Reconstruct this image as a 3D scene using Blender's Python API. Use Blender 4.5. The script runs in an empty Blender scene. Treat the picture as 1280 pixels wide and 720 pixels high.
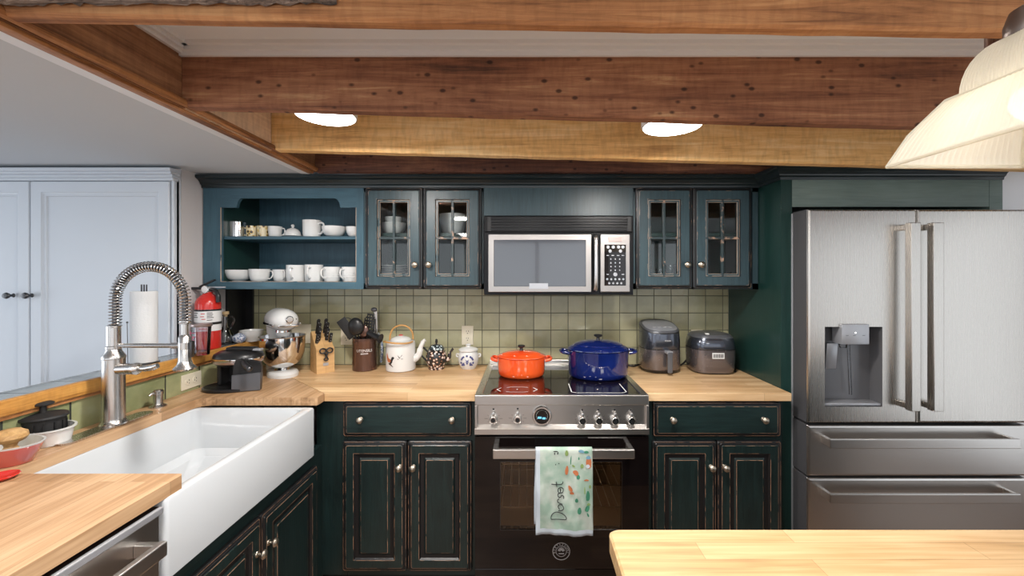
import bpy, bmesh, math, random
from mathutils import Vector, Matrix, Euler
random.seed(7)
PI = math.pi
S = bpy.context.scene
C = S.collection

# ------------------------------------------------------------ camera, world, lights, exposure
F, VX, VY, CZ = 518.0, 658.0, 343.0, 1.48     # focal length in px, vanishing point, eye height
cam_d = bpy.data.cameras.new('camera'); cam = bpy.data.objects.new('camera', cam_d); C.objects.link(cam)
cam.location = (0, 0, CZ); cam.rotation_euler = (PI/2, 0, 0)
cam_d.sensor_fit = 'HORIZONTAL'; cam_d.sensor_width = 36; cam_d.lens = 36*F/1280
cam_d.shift_x = -(VX-640)/1280; cam_d.shift_y = (VY-360)/1280; cam_d.clip_start = 0.02
S.camera = cam

w = bpy.data.worlds.new('world'); S.world = w; w.use_nodes = True
bg = w.node_tree.nodes['Background']; bg.inputs[0].default_value = (0.86, 0.93, 1.0, 1); bg.inputs[1].default_value = .72
S.view_settings.view_transform = 'Standard'; S.view_settings.look = 'None'
S.view_settings.exposure = 0.62; S.view_settings.gamma = 1.0; S.view_settings.use_curve_mapping = False

def area(name, loc, rot, sx, sy, power, col):
    d = bpy.data.lights.new(name, 'AREA'); d.shape = 'RECTANGLE'; d.size = sx; d.size_y = sy
    d.energy = power; d.color = col
    o = bpy.data.objects.new(name, d); C.objects.link(o); o.location = loc; o.rotation_euler = rot
    return o
# daylight through the windows of the wall behind and of the side room
area('window_light', (-.6, -2.75, 1.10), (PI/2, 0, 0), 7.4, 1.9, 20, (0.93, 0.96, 1.0))
area('window_light', (-4.60, 0.2, 1.15), (0, -PI/2, 0), 1.9, 3.2, 26, (0.82, 0.90, 1.0))
area('window_light', (3.42, -.1, 1.10), (0, PI/2, 0), 1.9, 2.6, 3.2, (1.0, .98, .95))
# unseen fill lights added behind the viewer to brighten the kitchen
for lx, ly in ((-.6, -.9), (.9, -.9)): area('fill_light', (lx, ly, 1.98), (0, 0, 0), .5, .5, 9.5, (1, .96, .91))

# ------------------------------------------------------------ projection helpers (photo pixel at a known distance)
def PX(x, Y): return (x-VX)*Y/F
def PZ(y, Y): return CZ-(y-VY)*Y/F

# ------------------------------------------------------------ materials
MATS = {}
def newmat(name):
    m = bpy.data.materials.new(name); m.use_nodes = True
    MATS[name] = m
    nt = m.node_tree; return m, nt, nt.nodes['Principled BSDF']
def N(nt, t, **k):
    n = nt.nodes.new(t)
    for a, b in k.items():
        if a in n.inputs: n.inputs[a].default_value = b
        else: setattr(n, a, b)
    return n
def plain(name, col, rough=.5, metal=0, spec=.5, coat=0, bump=0, bscale=40, emis=None, estr=0, trans=0, ior=1.45):
    m, nt, p = newmat(name)
    p.inputs['Base Color'].default_value = (*col, 1); p.inputs['Roughness'].default_value = rough
    p.inputs['Metallic'].default_value = metal; p.inputs['Specular IOR Level'].default_value = spec
    p.inputs['Coat Weight'].default_value = coat; p.inputs['IOR'].default_value = ior
    p.inputs['Transmission Weight'].default_value = trans
    if emis: p.inputs['Emission Color'].default_value = (*emis, 1); p.inputs['Emission Strength'].default_value = estr
    tc = N(nt, 'ShaderNodeTexCoord'); no = N(nt, 'ShaderNodeTexNoise', Scale=bscale)
    nt.links.new(tc.outputs['Object'], no.inputs['Vector'])
    # slight procedural variation of roughness, plus bump if asked
    mr = N(nt, 'ShaderNodeMapRange'); mr.inputs[3].default_value = max(0, rough-.04); mr.inputs[4].default_value = min(1, rough+.04)
    nt.links.new(no.outputs['Fac'], mr.inputs[0]); nt.links.new(mr.outputs[0], p.inputs['Roughness'])
    if bump:
        b = N(nt, 'ShaderNodeBump', Strength=bump, Distance=.002)
        nt.links.new(no.outputs['Fac'], b.inputs['Height']); nt.links.new(b.outputs[0], p.inputs['Normal'])
    return m
def ramp(nt, stops):
    r = N(nt, 'ShaderNodeValToRGB'); e = r.color_ramp.elements
    while len(e) < len(stops): e.new(.5)
    for i, (pos, col) in enumerate(stops): e[i].position = pos; e[i].color = (*col, 1)
    return r
def coords(nt, scale, rot=(0,0,0), kind='Object', loc=(0,0,0)):
    tc = N(nt, 'ShaderNodeTexCoord'); mp = N(nt, 'ShaderNodeMapping')
    mp.inputs['Scale'].default_value = scale; mp.inputs['Rotation'].default_value = rot; mp.inputs['Location'].default_value = loc
    nt.links.new(tc.outputs[kind], mp.inputs[0]); return mp.outputs[0]
def paint(name, c1, c2, rough, grain_axis='z', bump=.35):
    # satin paint over open oak grain
    m, nt, p = newmat(name)
    sc = {'z': (70, 70, 5), 'x': (5, 70, 70)}[grain_axis]
    v = coords(nt, sc); no = N(nt, 'ShaderNodeTexNoise', Scale=1.0, Detail=5.0, Distortion=1.2); nt.links.new(v, no.inputs['Vector'])
    v2 = coords(nt, (3, 3, 3)); n2 = N(nt, 'ShaderNodeTexNoise', Scale=1.0, Detail=3.0); nt.links.new(v2, n2.inputs['Vector'])
    mx = N(nt, 'ShaderNodeMath', operation='ADD'); nt.links.new(no.outputs['Fac'], mx.inputs[0]); nt.links.new(n2.outputs['Fac'], mx.inputs[1])
    r = ramp(nt, [(.35, c1), (.68, c2)]); h = N(nt, 'ShaderNodeMath', operation='MULTIPLY'); h.inputs[1].default_value = .5
    nt.links.new(mx.outputs[0], h.inputs[0]); nt.links.new(h.outputs[0], r.inputs[0])
    # small chips showing pale primer
    v3 = coords(nt, (42, 42, 42)); vo = N(nt, 'ShaderNodeTexVoronoi'); nt.links.new(v3, vo.inputs['Vector'])
    lt = N(nt, 'ShaderNodeMath', operation='LESS_THAN'); lt.inputs[1].default_value = .055; nt.links.new(vo.outputs['Distance'], lt.inputs[0])
    n4 = N(nt, 'ShaderNodeTexNoise', Scale=9.0); gt = N(nt, 'ShaderNodeMath', operation='GREATER_THAN'); gt.inputs[1].default_value = .56
    tc = N(nt, 'ShaderNodeTexCoord'); nt.links.new(tc.outputs['Object'], n4.inputs['Vector']); nt.links.new(n4.outputs['Fac'], gt.inputs[0])
    ml = N(nt, 'ShaderNodeMath', operation='MULTIPLY'); nt.links.new(lt.outputs[0], ml.inputs[0]); nt.links.new(gt.outputs[0], ml.inputs[1])
    mix = N(nt, 'ShaderNodeMixRGB'); mix.inputs[2].default_value = (.35, .33, .28, 1)
    nt.links.new(ml.outputs[0], mix.inputs[0]); nt.links.new(r.outputs[0], mix.inputs[1]); nt.links.new(mix.outputs[0], p.inputs['Base Color'])
    p.inputs['Roughness'].default_value = rough
    b = N(nt, 'ShaderNodeBump', Strength=bump, Distance=.0015); nt.links.new(no.outputs['Fac'], b.inputs['Height']); nt.links.new(b.outputs[0], p.inputs['Normal'])
    return m
def worn(name, wood, pc, thr=.47):
    m, nt, p = newmat(name)
    v = coords(nt, (25, 25, 25)); no = N(nt, 'ShaderNodeTexNoise', Scale=1.0, Detail=4.0); nt.links.new(v, no.inputs['Vector'])
    r = ramp(nt, [(thr-.05, pc), (thr+.05, wood)]); nt.links.new(no.outputs['Fac'], r.inputs[0]); nt.links.new(r.outputs[0], p.inputs['Base Color'])
    p.inputs['Roughness'].default_value = .4
    return m
def rough_wood(name, stops, axis='x', rough=.75, gscale=1.0, bump=.6, knots=True, seed=0):
    m, nt, p = newmat(name)
    sc = {'x': (1.4, 34, 34), 'y': (34, 1.4, 34)}[axis]
    v = coords(nt, tuple(s*gscale for s in sc), loc=(seed, seed*1.7, seed))
    no = N(nt, 'ShaderNodeTexNoise', Scale=1.0, Detail=9.0, Roughness=.72, Distortion=1.4); nt.links.new(v, no.inputs['Vector'])
    v2 = coords(nt, (1.8, 1.8, 9) if axis == 'x' else (9, 1.8, 9), loc=(seed*2, seed, 1)); n2 = N(nt, 'ShaderNodeTexNoise', Scale=1.0, Detail=6.0, Roughness=.6, Distortion=.6); nt.links.new(v2, n2.inputs['Vector'])
    a = N(nt, 'ShaderNodeMath', operation='MULTIPLY_ADD'); a.inputs[1].default_value = .55; nt.links.new(no.outputs['Fac'], a.inputs[0])
    c = N(nt, 'ShaderNodeMath', operation='MULTIPLY'); c.inputs[1].default_value = .45; nt.links.new(n2.outputs['Fac'], c.inputs[0]); nt.links.new(c.outputs[0], a.inputs[2])
    # stretch the contrast around the middle
    st = N(nt, 'ShaderNodeMapRange'); st.inputs[1].default_value = .36; st.inputs[2].default_value = .64; st.inputs[3].default_value = .1; st.inputs[4].default_value = .9; nt.links.new(a.outputs[0], st.inputs[0])
    r = ramp(nt, stops); nt.links.new(st.outputs[0], r.inputs[0]); col = r.outputs[0]
    # fine saw marks across the grain
    v5 = coords(nt, (60, 14, 14) if axis == 'x' else (14, 60, 14), (0, .6, .3)); n5 = N(nt, 'ShaderNodeTexNoise', Scale=1.0, Detail=3.0); nt.links.new(v5, n5.inputs['Vector'])
    r5 = ramp(nt, [(.38, (.66, .62, .60)), (.55, (1, 1, 1))]); nt.links.new(n5.outputs['Fac'], r5.inputs[0])
    m5 = N(nt, 'ShaderNodeMixRGB', blend_type='MULTIPLY'); m5.inputs[0].default_value = .35; nt.links.new(col, m5.inputs[1]); nt.links.new(r5.outputs[0], m5.inputs[2]); col = m5.outputs[0]
    if knots:
        v3 = coords(nt, (3.2, 3.2, 5.0), loc=(seed, 0, seed*.3)); vo = N(nt, 'ShaderNodeTexVoronoi', Randomness=1.0); nt.links.new(v3, vo.inputs['Vector'])
        rk = ramp(nt, [(.10, (.10, .06, .05)), (.20, (1, 1, 1))]); nt.links.new(vo.outputs['Distance'], rk.inputs[0])
        mk = N(nt, 'ShaderNodeMixRGB', blend_type='MULTIPLY'); mk.inputs[0].default_value = .85
        nt.links.new(col, mk.inputs[1]); nt.links.new(rk.outputs[0], mk.inputs[2]); col = mk.outputs[0]
    nt.links.new(col, p.inputs['Base Color']); p.inputs['Roughness'].default_value = rough
    v4 = coords(nt, (90, 90, 90)); n4 = N(nt, 'ShaderNodeTexNoise', Scale=1.0, Detail=3.0); nt.links.new(v4, n4.inputs['Vector'])
    ad = N(nt, 'ShaderNodeMath', operation='ADD'); nt.links.new(no.outputs['Fac'], ad.inputs[0]); nt.links.new(n5.outputs['Fac'], ad.inputs[1])
    b = N(nt, 'ShaderNodeBump', Strength=bump, Distance=.003); nt.links.new(ad.outputs[0], b.inputs['Height']); nt.links.new(b.outputs[0], p.inputs['Normal'])
    return m
def butcher(name, c1, c2, axis='x', rough=.38, stave=.042):
    m, nt, p = newmat(name)
    rot = (0, 0, 0) if axis == 'x' else (0, 0, PI/2)
    v = coords(nt, (1, 1, 1), rot)
    br = N(nt, 'ShaderNodeTexBrick', offset=.37, offset_frequency=2)
    br.inputs['Color1'].default_value = (.15, .15, .15, 1); br.inputs['Color2'].default_value = (.85, .85, .85, 1); br.inputs['Mortar'].default_value = (.1, .1, .1, 1)
    br.inputs['Scale'].default_value = 1; br.inputs['Mortar Size'].default_value = .0006; br.inputs['Brick Width'].default_value = .55; br.inputs['Row Height'].default_value = stave
    br.inputs['Bias'].default_value = 0
    nt.links.new(v, br.inputs['Vector'])
    v2 = coords(nt, (3.5, 75, 60) if axis == 'x' else (75, 3.5, 60)); no = N(nt, 'ShaderNodeTexNoise', Scale=1.0, Detail=6.0, Distortion=.6); nt.links.new(v2, no.inputs['Vector'])
    v3 = coords(nt, (2.2, 6, 3) if axis == 'x' else (6, 2.2, 3)); n3 = N(nt, 'ShaderNodeTexNoise', Scale=1.0, Detail=3.0); nt.links.new(v3, n3.inputs['Vector'])
    bw = N(nt, 'ShaderNodeRGBToBW'); nt.links.new(br.outputs['Color'], bw.inputs[0])
    a = N(nt, 'ShaderNodeMath', operation='MULTIPLY'); a.inputs[1].default_value = .20; nt.links.new(bw.outputs[0], a.inputs[0])
    b1 = N(nt, 'ShaderNodeMath', operation='MULTIPLY_ADD'); b1.inputs[1].default_value = .45; nt.links.new(no.outputs['Fac'], b1.inputs[0]); nt.links.new(a.outputs[0], b1.inputs[2])
    b2 = N(nt, 'ShaderNodeMath', operation='MULTIPLY_ADD'); b2.inputs[1].default_value = .35; nt.links.new(n3.outputs['Fac'], b2.inputs[0]); nt.links.new(b1.outputs[0], b2.inputs[2])
    r = ramp(nt, [(.34, tuple(x*.66 for x in c1)), (.44, c1), (.66, c2)]); nt.links.new(b2.outputs[0], r.inputs[0])
    mx = N(nt, 'ShaderNodeMixRGB'); mx.inputs[2].default_value = (c1[0]*.35, c1[1]*.3, c1[2]*.25, 1)
    f = N(nt, 'ShaderNodeMath', operation='MULTIPLY'); f.inputs[1].default_value = .45
    nt.links.new(br.outputs['Fac'], f.inputs[0]); nt.links.new(f.outputs[0], mx.inputs[0]); nt.links.new(r.outputs[0], mx.inputs[1])
    nt.links.new(mx.outputs[0], p.inputs['Base Color']); p.inputs['Roughness'].default_value = rough
    return m
def steel(name, col=(.62, .6, .58), rough=.28, axis='z', aniso=.5):
    m, nt, p = newmat(name)
    sc = {'z': (260, 260, 3), 'x': (3, 260, 260)}[axis]
    v = coords(nt, sc); no = N(nt, 'ShaderNodeTexNoise', Scale=1.0, Detail=4.0); nt.links.new(v, no.inputs['Vector'])
    mr = N(nt, 'ShaderNodeMapRange'); mr.inputs[3].default_value = rough-.04; mr.inputs[4].default_value = rough+.05; nt.links.new(no.outputs['Fac'], mr.inputs[0]); nt.links.new(mr.outputs[0], p.inputs['Roughness'])
    p.inputs['Base Color'].default_value = (*col, 1); p.inputs['Metallic'].default_value = 1
    b = N(nt, 'ShaderNodeBump', Strength=.02, Distance=.0003); nt.links.new(no.outputs['Fac'], b.inputs['Height']); nt.links.new(b.outputs[0], p.inputs['Normal'])
    return m
def tiles(name, plane, size, stops, grout, rough=.16, off=(0,0,0), mortar=.0025, bias=0):
    # square handmade glazed tiles, each with its own shade
    m, nt, p = newmat(name)
    rot = {'xz': (-PI/2, 0, 0), 'yz': (-PI/2, 0, -PI/2), 'xy': (0,0,0)}[plane]
    tc = N(nt, 'ShaderNodeTexCoord'); sep = N(nt, 'ShaderNodeSeparateXYZ'); cb = N(nt, 'ShaderNodeCombineXYZ'); nt.links.new(tc.outputs['Object'], sep.inputs[0])
    ix = {'xz': (0, 2), 'yz': (1, 2), 'xy': (0, 1)}[plane]
    for k in (0, 1):
        ad = N(nt, 'ShaderNodeMath', operation='ADD'); ad.inputs[1].default_value = off[k]; nt.links.new(sep.outputs[ix[k]], ad.inputs[0]); nt.links.new(ad.outputs[0], cb.inputs[k])
    br = N(nt, 'ShaderNodeTexBrick', offset=0.0)
    br.inputs['Color1'].default_value = (0, 0, 0, 1); br.inputs['Color2'].default_value = (1, 1, 1, 1)
    br.inputs['Mortar'].default_value = (.5, .5, .5, 1); br.inputs['Scale'].default_value = 1; br.inputs['Mortar Size'].default_value = mortar
    br.inputs['Mortar Smooth'].default_value = .3; br.inputs['Brick Width'].default_value = size; br.inputs['Row Height'].default_value = size
    nt.links.new(cb.outputs[0], br.inputs['Vector'])
    bw = N(nt, 'ShaderNodeRGBToBW'); nt.links.new(br.outputs['Color'], bw.inputs[0])
    no = N(nt, 'ShaderNodeTexNoise', Scale=14.0, Detail=4.0); nt.links.new(tc.outputs['Object'], no.inputs['Vector'])
    a = N(nt, 'ShaderNodeMath', operation='MULTIPLY_ADD'); a.inputs[1].default_value = .5; nt.links.new(bw.outputs[0], a.inputs[0])
    n5 = N(nt, 'ShaderNodeMath', operation='MULTIPLY'); n5.inputs[1].default_value = .5; nt.links.new(no.outputs['Fac'], n5.inputs[0]); nt.links.new(n5.outputs[0], a.inputs[2])
    r = ramp(nt, stops); nt.links.new(a.outputs[0], r.inputs[0])
    mx = N(nt, 'ShaderNodeMixRGB'); mx.inputs[2].default_value = (*grout, 1)
    nt.links.new(br.outputs['Fac'], mx.inputs[0]); nt.links.new(r.outputs[0], mx.inputs[1]); nt.links.new(mx.outputs[0], p.inputs['Base Color'])
    rr = N(nt, 'ShaderNodeMapRange'); rr.inputs[3].default_value = rough; rr.inputs[4].default_value = .7; nt.links.new(br.outputs['Fac'], rr.inputs[0]); nt.links.new(rr.outputs[0], p.inputs['Roughness'])
    n6 = N(nt, 'ShaderNodeTexNoise', Scale=22.0, Detail=2.0); nt.links.new(tc.outputs['Object'], n6.inputs['Vector'])
    hs = N(nt, 'ShaderNodeMath', operation='MULTIPLY_ADD'); hs.inputs[1].default_value = -1.0; nt.links.new(br.outputs['Fac'], hs.inputs[0]); nt.links.new(n6.outputs['Fac'], hs.inputs[2])
    b = N(nt, 'ShaderNodeBump', Strength=.5, Distance=.003); nt.links.new(hs.outputs[0], b.inputs['Height']); nt.links.new(b.outputs[0], p.inputs['Normal'])
    return m
def glass(name, tint=(1,1,1), refl=.12, rough=.03, ior=1.5):
    m, nt, p = newmat(name); nt.nodes.remove(p)
    out = [n for n in nt.nodes if n.type == 'OUTPUT_MATERIAL'][0]
    t = N(nt, 'ShaderNodeBsdfTransparent'); t.inputs[0].default_value = (*tint, 1)
    g = N(nt, 'ShaderNodeBsdfGlossy'); g.inputs['Roughness'].default_value = rough
    fr = N(nt, 'ShaderNodeFresnel'); fr.inputs[0].default_value = ior
    ad = N(nt, 'ShaderNodeMath', operation='ADD'); ad.inputs[1].default_value = refl; nt.links.new(fr.outputs[0], ad.inputs[0])
    mx = N(nt, 'ShaderNodeMixShader'); nt.links.new(ad.outputs[0], mx.inputs[0]); nt.links.new(t.outputs[0], mx.inputs[1]); nt.links.new(g.outputs[0], mx.inputs[2]); nt.links.new(mx.outputs[0], out.inputs[0])
    return m
def blotch(name, stops, scale=60, rough=.2, kind='voronoi', coat=0.5):
    m, nt, p = newmat(name)
    tc = N(nt, 'ShaderNodeTexCoord')
    if kind == 'voronoi': t = N(nt, 'ShaderNodeTexVoronoi', Scale=float(scale)); o = t.outputs['Distance']
    else: t = N(nt, 'ShaderNodeTexNoise', Scale=float(scale), Detail=3.0); o = t.outputs['Fac']
    nt.links.new(tc.outputs['Object'], t.inputs['Vector'])
    r = ramp(nt, stops); r.color_ramp.interpolation = 'EASE'; nt.links.new(o, r.inputs[0]); nt.links.new(r.outputs[0], p.inputs['Base Color'])
    p.inputs['Roughness'].default_value = rough; p.inputs['Coat Weight'].default_value = coat
    return m

M = {}
M['green'] = paint('dark_green_paint', (.006, .013, .013), (.013, .030, .029), .34)
M['green_h'] = paint('dark_green_paint_cross', (.006, .013, .013), (.013, .030, .029), .34, 'x')
M['blue'] = paint('blue_green_daylit', (.030, .075, .105), (.060, .135, .180), .42)  # shelf unit paint, bluish daylight mixed into the colour
M['blue_h'] = paint('blue_green_daylit_cross', (.030, .075, .105), (.060, .135, .180), .42, 'x')  # same daylight-tinted paint, grain running across
M['teal'] = paint('teal_paint', (.018, .038, .048), (.038, .075, .090), .36)
M['panel_green'] = paint('bottle_green_paint', (.008, .030, .026), (.014, .046, .040), .30, bump=.12)
M['sage'] = paint('grey_green_paint', (.11, .155, .138), (.18, .235, .21), .38, 'x', bump=.5)
M['wear'] = worn('rubbed_edge', (.42, .23, .14), (.012, .026, .026), .46)
M['wear_blue'] = worn('rubbed_edge_upper', (.42, .27, .19), (.018, .035, .04), .61)
M['wear_lip'] = worn('rubbed_lip', (.42, .33, .26), (.05, .08, .09), .40)
M['black_paint'] = plain('black_brown_paint', (.010, .010, .011), .35, bump=.1)
M['crown'] = paint('crown_paint', (.008, .014, .016), (.022, .034, .038), .28, 'x')
M['beam_orange'] = rough_wood('beam_orange_pine', [(.15, (.17, .065, .026)), (.45, (.46, .20, .075)), (.80, (.66, .35, .15))], 'x', seed=1.0, knots=False)
M['beam_dark'] = rough_wood('beam_red_brown', [(.12, (.075, .030, .018)), (.42, (.26, .105, .052)), (.68, (.40, .18, .09)), (.92, (.60, .37, .19))], 'x', seed=3.2)
M['beam_honey'] = rough_wood('beam_honey', [(.08, (.46, .23, .075)), (.42, (.78, .46, .17)), (.80, (.92, .66, .34))], 'x', seed=5.0, knots=False)
M['beam_brown'] = rough_wood('beam_dark_brown', [(.15, (.045, .018, .012)), (.5, (.13, .05, .03)), (.88, (.30, .14, .07))], 'x', seed=7.0)
M['header'] = rough_wood('header_brown', [(.12, (.10, .045, .02)), (.45, (.28, .13, .06)), (.85, (.48, .25, .12))], 'y', seed=2.0, knots=False)
M['header_pale'] = rough_wood('header_pale', [(.1, (.55, .33, .17)), (.45, (.74, .53, .36)), (.85, (.86, .66, .46))], 'y', seed=2.5, knots=False)
M['casing'] = rough_wood('orange_casing', [(.28, (.30, .12, .02)), (.45, (.50, .23, .05)), (.65, (.62, .32, .08))], 'y', rough=.45, seed=4.0, knots=False, bump=.15)
M['casing_trim'] = rough_wood('brown_casing', [(.28, (.16, .06, .02)), (.45, (.34, .14, .045)), (.65, (.48, .22, .08))], 'y', rough=.5, seed=9.0, knots=False, bump=.2)
M['bark'] = rough_wood('bark', [(.3, (.05, .035, .025)), (.5, (.22, .15, .11)), (.68, (.48, .38, .30))], 'x', gscale=1.6, bump=1.0, seed=11.0)
M['butcher_x'] = butcher('butcher_block_x', (.56, .34, .165), (.80, .57, .33), 'x')
M['butcher_y'] = butcher('butcher_block_y', (.41, .235, .115), (.64, .42, .245), 'y')
M['island'] = butcher('butcher_block_island', (.52, .325, .155), (.72, .51, .29), 'x', rough=.3, stave=.05)
M['steel'] = steel('brushed_steel')
M['steel_v'] = steel('brushed_steel_fridge', (.55, .52, .485), .27, 'z')
M['steel_m'] = steel('brushed_steel_microwave', (.40, .375, .36), .34, 'x')
M['steel_h'] = steel('brushed_steel_h', (.64, .615, .59), .30, 'x')
M['satin'] = steel('satin_nickel', (.56, .54, .52), .26, 'z')
M['chrome'] = plain('polished_steel', (.72, .72, .72), .10, 1)
M['dark_steel'] = plain('dark_steel', (.10, .10, .105), .35, 1)
M['pewter'] = plain('aged_pewter', (.45, .40, .33), .38, 1, bump=.4, bscale=120)
M['white_gloss'] = plain('white_glaze', (.68, .68, .67), .12, coat=.4)
M['sink'] = plain('fireclay', (.56, .585, .61), .10, coat=.5)
M['white'] = plain('white_plastic', (.82, .82, .80), .3)
M['ivory'] = plain('ivory_plate', (.74, .68, .54), .35)
M['slot'] = plain('dark_slot', (.03, .025, .02), .6)
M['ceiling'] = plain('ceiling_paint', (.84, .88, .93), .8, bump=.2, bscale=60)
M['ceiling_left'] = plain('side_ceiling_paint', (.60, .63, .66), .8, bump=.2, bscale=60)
M['wall'] = plain('grey_wall_paint', (.60, .57, .57), .75, bump=.25, bscale=90)
M['white_trim'] = plain('white_trim_paint', (.82, .83, .85), .35)
M['cupboard'] = plain('pale_blue_white_paint', (.60, .645, .70), .4)
M['tile_b'] = tiles('green_tile_back', 'xz', .1045, [(.1, (.29, .28, .165)), (.5, (.42, .40, .25)), (.9, (.52, .49, .32))], (.12, .12, .08), off=(.06, -.93+.1045*9-.002))
M['tile_l'] = tiles('green_tile_left', 'yz', .19, [(.2, (.16, .18, .08)), (.45, (.27, .29, .15)), (.8, (.42, .42, .23))], (.03, .035, .025), off=(.075, -.92+.19*5), mortar=.004)
M['tile_ledge'] = tiles('slate_tile_ledge', 'xy', .15, [(.2, (.16, .19, .20)), (.5, (.24, .28, .29)), (.8, (.33, .37, .38))], (.03, .035, .04), off=(.03, .02), mortar=.0025)
M['floor'] = butcher('floor_boards', (.17, .10, .06), (.32, .20, .12), 'x', rough=.35, stave=.09)
M['black_glass'] = plain('black_glass', (.006, .004, .004), .05, coat=.25, spec=.4)
M['black'] = plain('black_plastic', (.014, .014, .015), .32)
M['black_matte'] = plain('black_matte', (.02, .02, .021), .6)
M['vent_black'] = plain('vent_black', (.004, .004, .005), .3, spec=.25)
M['grey_plastic'] = plain('grey_plastic', (.13, .135, .15), .30, .4)
M['silver'] = plain('silver_grey_plastic', (.42, .43, .46), .35, .5)
M['fryer'] = plain('gunmetal', (.085, .095, .12), .20, .75, coat=.5)
M['fryer_low'] = plain('gunmetal_warm', (.20, .18, .19), .26, .75, coat=.4)
M['fridge_side'] = plain('fridge_side_grey', (.07, .07, .075), .4)
M['dispenser'] = plain('dispenser_grey', (.17, .17, .18), .3, .4)
M['orange'] = blotch('flame_orange_enamel', [(.3, (.72, .06, .012)), (.7, (.85, .11, .02))], 5, .1, 'noise', 1)
M['cobalt'] = blotch('cobalt_enamel', [(.3, (.004, .010, .075)), (.7, (.006, .016, .12))], 5, .08, 'noise', 1)
M['red'] = plain('red_enamel', (.55, .025, .018), .18, coat=.6)
M['coral'] = plain('coral_glaze', (.60, .12, .10), .15, coat=.6)
M['label_white'] = plain('label_paper', (.72, .72, .72), .4)
M['pink'] = plain('pink_print', (.50, .08, .16), .5)
M['ink'] = plain('dark_ink', (.015, .015, .018), .5)
M['ink_blue'] = plain('blue_print', (.05, .06, .20), .3)
M['crock'] = plain('bronze_glaze', (.13, .07, .055), .24, .65, coat=.4)
M['maple'] = butcher('maple_block', (.55, .33, .14), (.68, .43, .20), 'x', stave=.2)
M['turned'] = rough_wood('turned_beech', [(.3, (.45, .26, .10)), (.6, (.66, .42, .19))], 'x', rough=.35, bump=.1, knots=False)
M['cane'] = plain('cane_handle', (.50, .27, .09), .5, bump=.8, bscale=200)
M['cork'] = plain('cork', (.50, .36, .20), .8, bump=.5)
M['mosaic'] = blotch('floral_mosaic_glaze', [(.30, (.66, .60, .54)), (.40, (.50, .24, .14)), (.48, (.015, .012, .014)), (.8, (.02, .02, .022))], 58)
M['mosaic_lid'] = blotch('lid_pattern', [(.32, (.55, .62, .62)), (.46, (.03, .05, .06)), (.7, (.02, .02, .022))], 62)
M['gold_pattern'] = blotch('gold_pattern_glaze', [(.28, (.03, .018, .01)), (.36, (.62, .42, .12)), (.55, (.75, .66, .45))], 45)
M['speckle'] = blotch('blue_speckle', [(.34, (.10, .15, .28)), (.46, (.16, .22, .36)), (.56, (.60, .64, .70))], 95, .3, 'noise')
M['cloth_white'] = plain('towel_white', (.52, .58, .64), .9, bump=.4, bscale=300)
M['cloth_green'] = blotch('towel_mint', [(.35, (.30, .42, .34)), (.65, (.50, .56, .50))], 14, .9, 'noise', 0)
M['leaf'] = plain('towel_leaf_print', (.05, .22, .13), .9)
M['leaf2'] = plain('towel_olive_print', (.22, .32, .10), .9)
M['rust'] = plain('towel_rust_print', (.48, .15, .06), .9)
M['sky_print'] = plain('towel_blue_print', (.15, .30, .40), .9)
M['paper'] = plain('paper_towel', (.64, .65, .66), .95, bump=.5, bscale=150)
M['pane'] = glass('window_glass', (.96, .98, .98), .0, .02)
M['oven_pane'] = glass('oven_glass', (.72, .66, .58), .02, .02)
M['clear'] = glass('clear_glass', (.97, .98, .99), .02, .03)
M['clear_plastic'] = glass('clear_plastic', (.93, .88, .90), .05, .05)
M['oven_in'] = plain('oven_enamel', (.36, .27, .19), .4, .1)
M['micro_glass'] = plain('microwave_glass', (.055, .06, .072), .10, coat=1, spec=.8)
M['lamp'] = plain('lit_diffuser', (1, 1, 1), .5, emis=(1, .97, .92), estr=9)
M['bulb'] = plain('lit_bulb', (1, 1, 1), .5, emis=(1, .86, .6), estr=2.2)
M['lcd'] = plain('lit_display', (.02, .05, .08), .3, emis=(.15, .55, .95), estr=1.2)
M['bronze'] = plain('brown_metal', (.17, .14, .125), .38, .8)
M['copper'] = plain('pinkish_steel', (.45, .36, .34), .3, .9)
# ribbed prismatic shade glass: translucent and lightly glossy
m, nt, p = newmat('ribbed_shade_glass')
nt.nodes.remove(p); out = [n for n in nt.nodes if n.type == 'OUTPUT_MATERIAL'][0]
tr = N(nt, 'ShaderNodeBsdfTranslucent'); tr.inputs[0].default_value = (.80, .77, .68, 1)
tp = N(nt, 'ShaderNodeBsdfTransparent'); tp.inputs[0].default_value = (.95, .93, .88, 1)
gl = N(nt, 'ShaderNodeBsdfGlossy'); gl.inputs['Roughness'].default_value = .15
df = N(nt, 'ShaderNodeBsdfDiffuse'); df.inputs[0].default_value = (.82, .79, .70, 1)
m0 = N(nt, 'ShaderNodeMixShader'); m0.inputs[0].default_value = .45; nt.links.new(tr.outputs[0], m0.inputs[1]); nt.links.new(df.outputs[0], m0.inputs[2])
m1 = N(nt, 'ShaderNodeMixShader'); m1.inputs[0].default_value = .13; nt.links.new(m0.outputs[0], m1.inputs[1]); nt.links.new(tp.outputs[0], m1.inputs[2])
m2 = N(nt, 'ShaderNodeMixShader'); m2.inputs[0].default_value = .10; nt.links.new(m1.outputs[0], m2.inputs[1]); nt.links.new(gl.outputs[0], m2.inputs[2])
nt.links.new(m2.outputs[0], out.inputs[0]); M['shade'] = m

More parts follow.
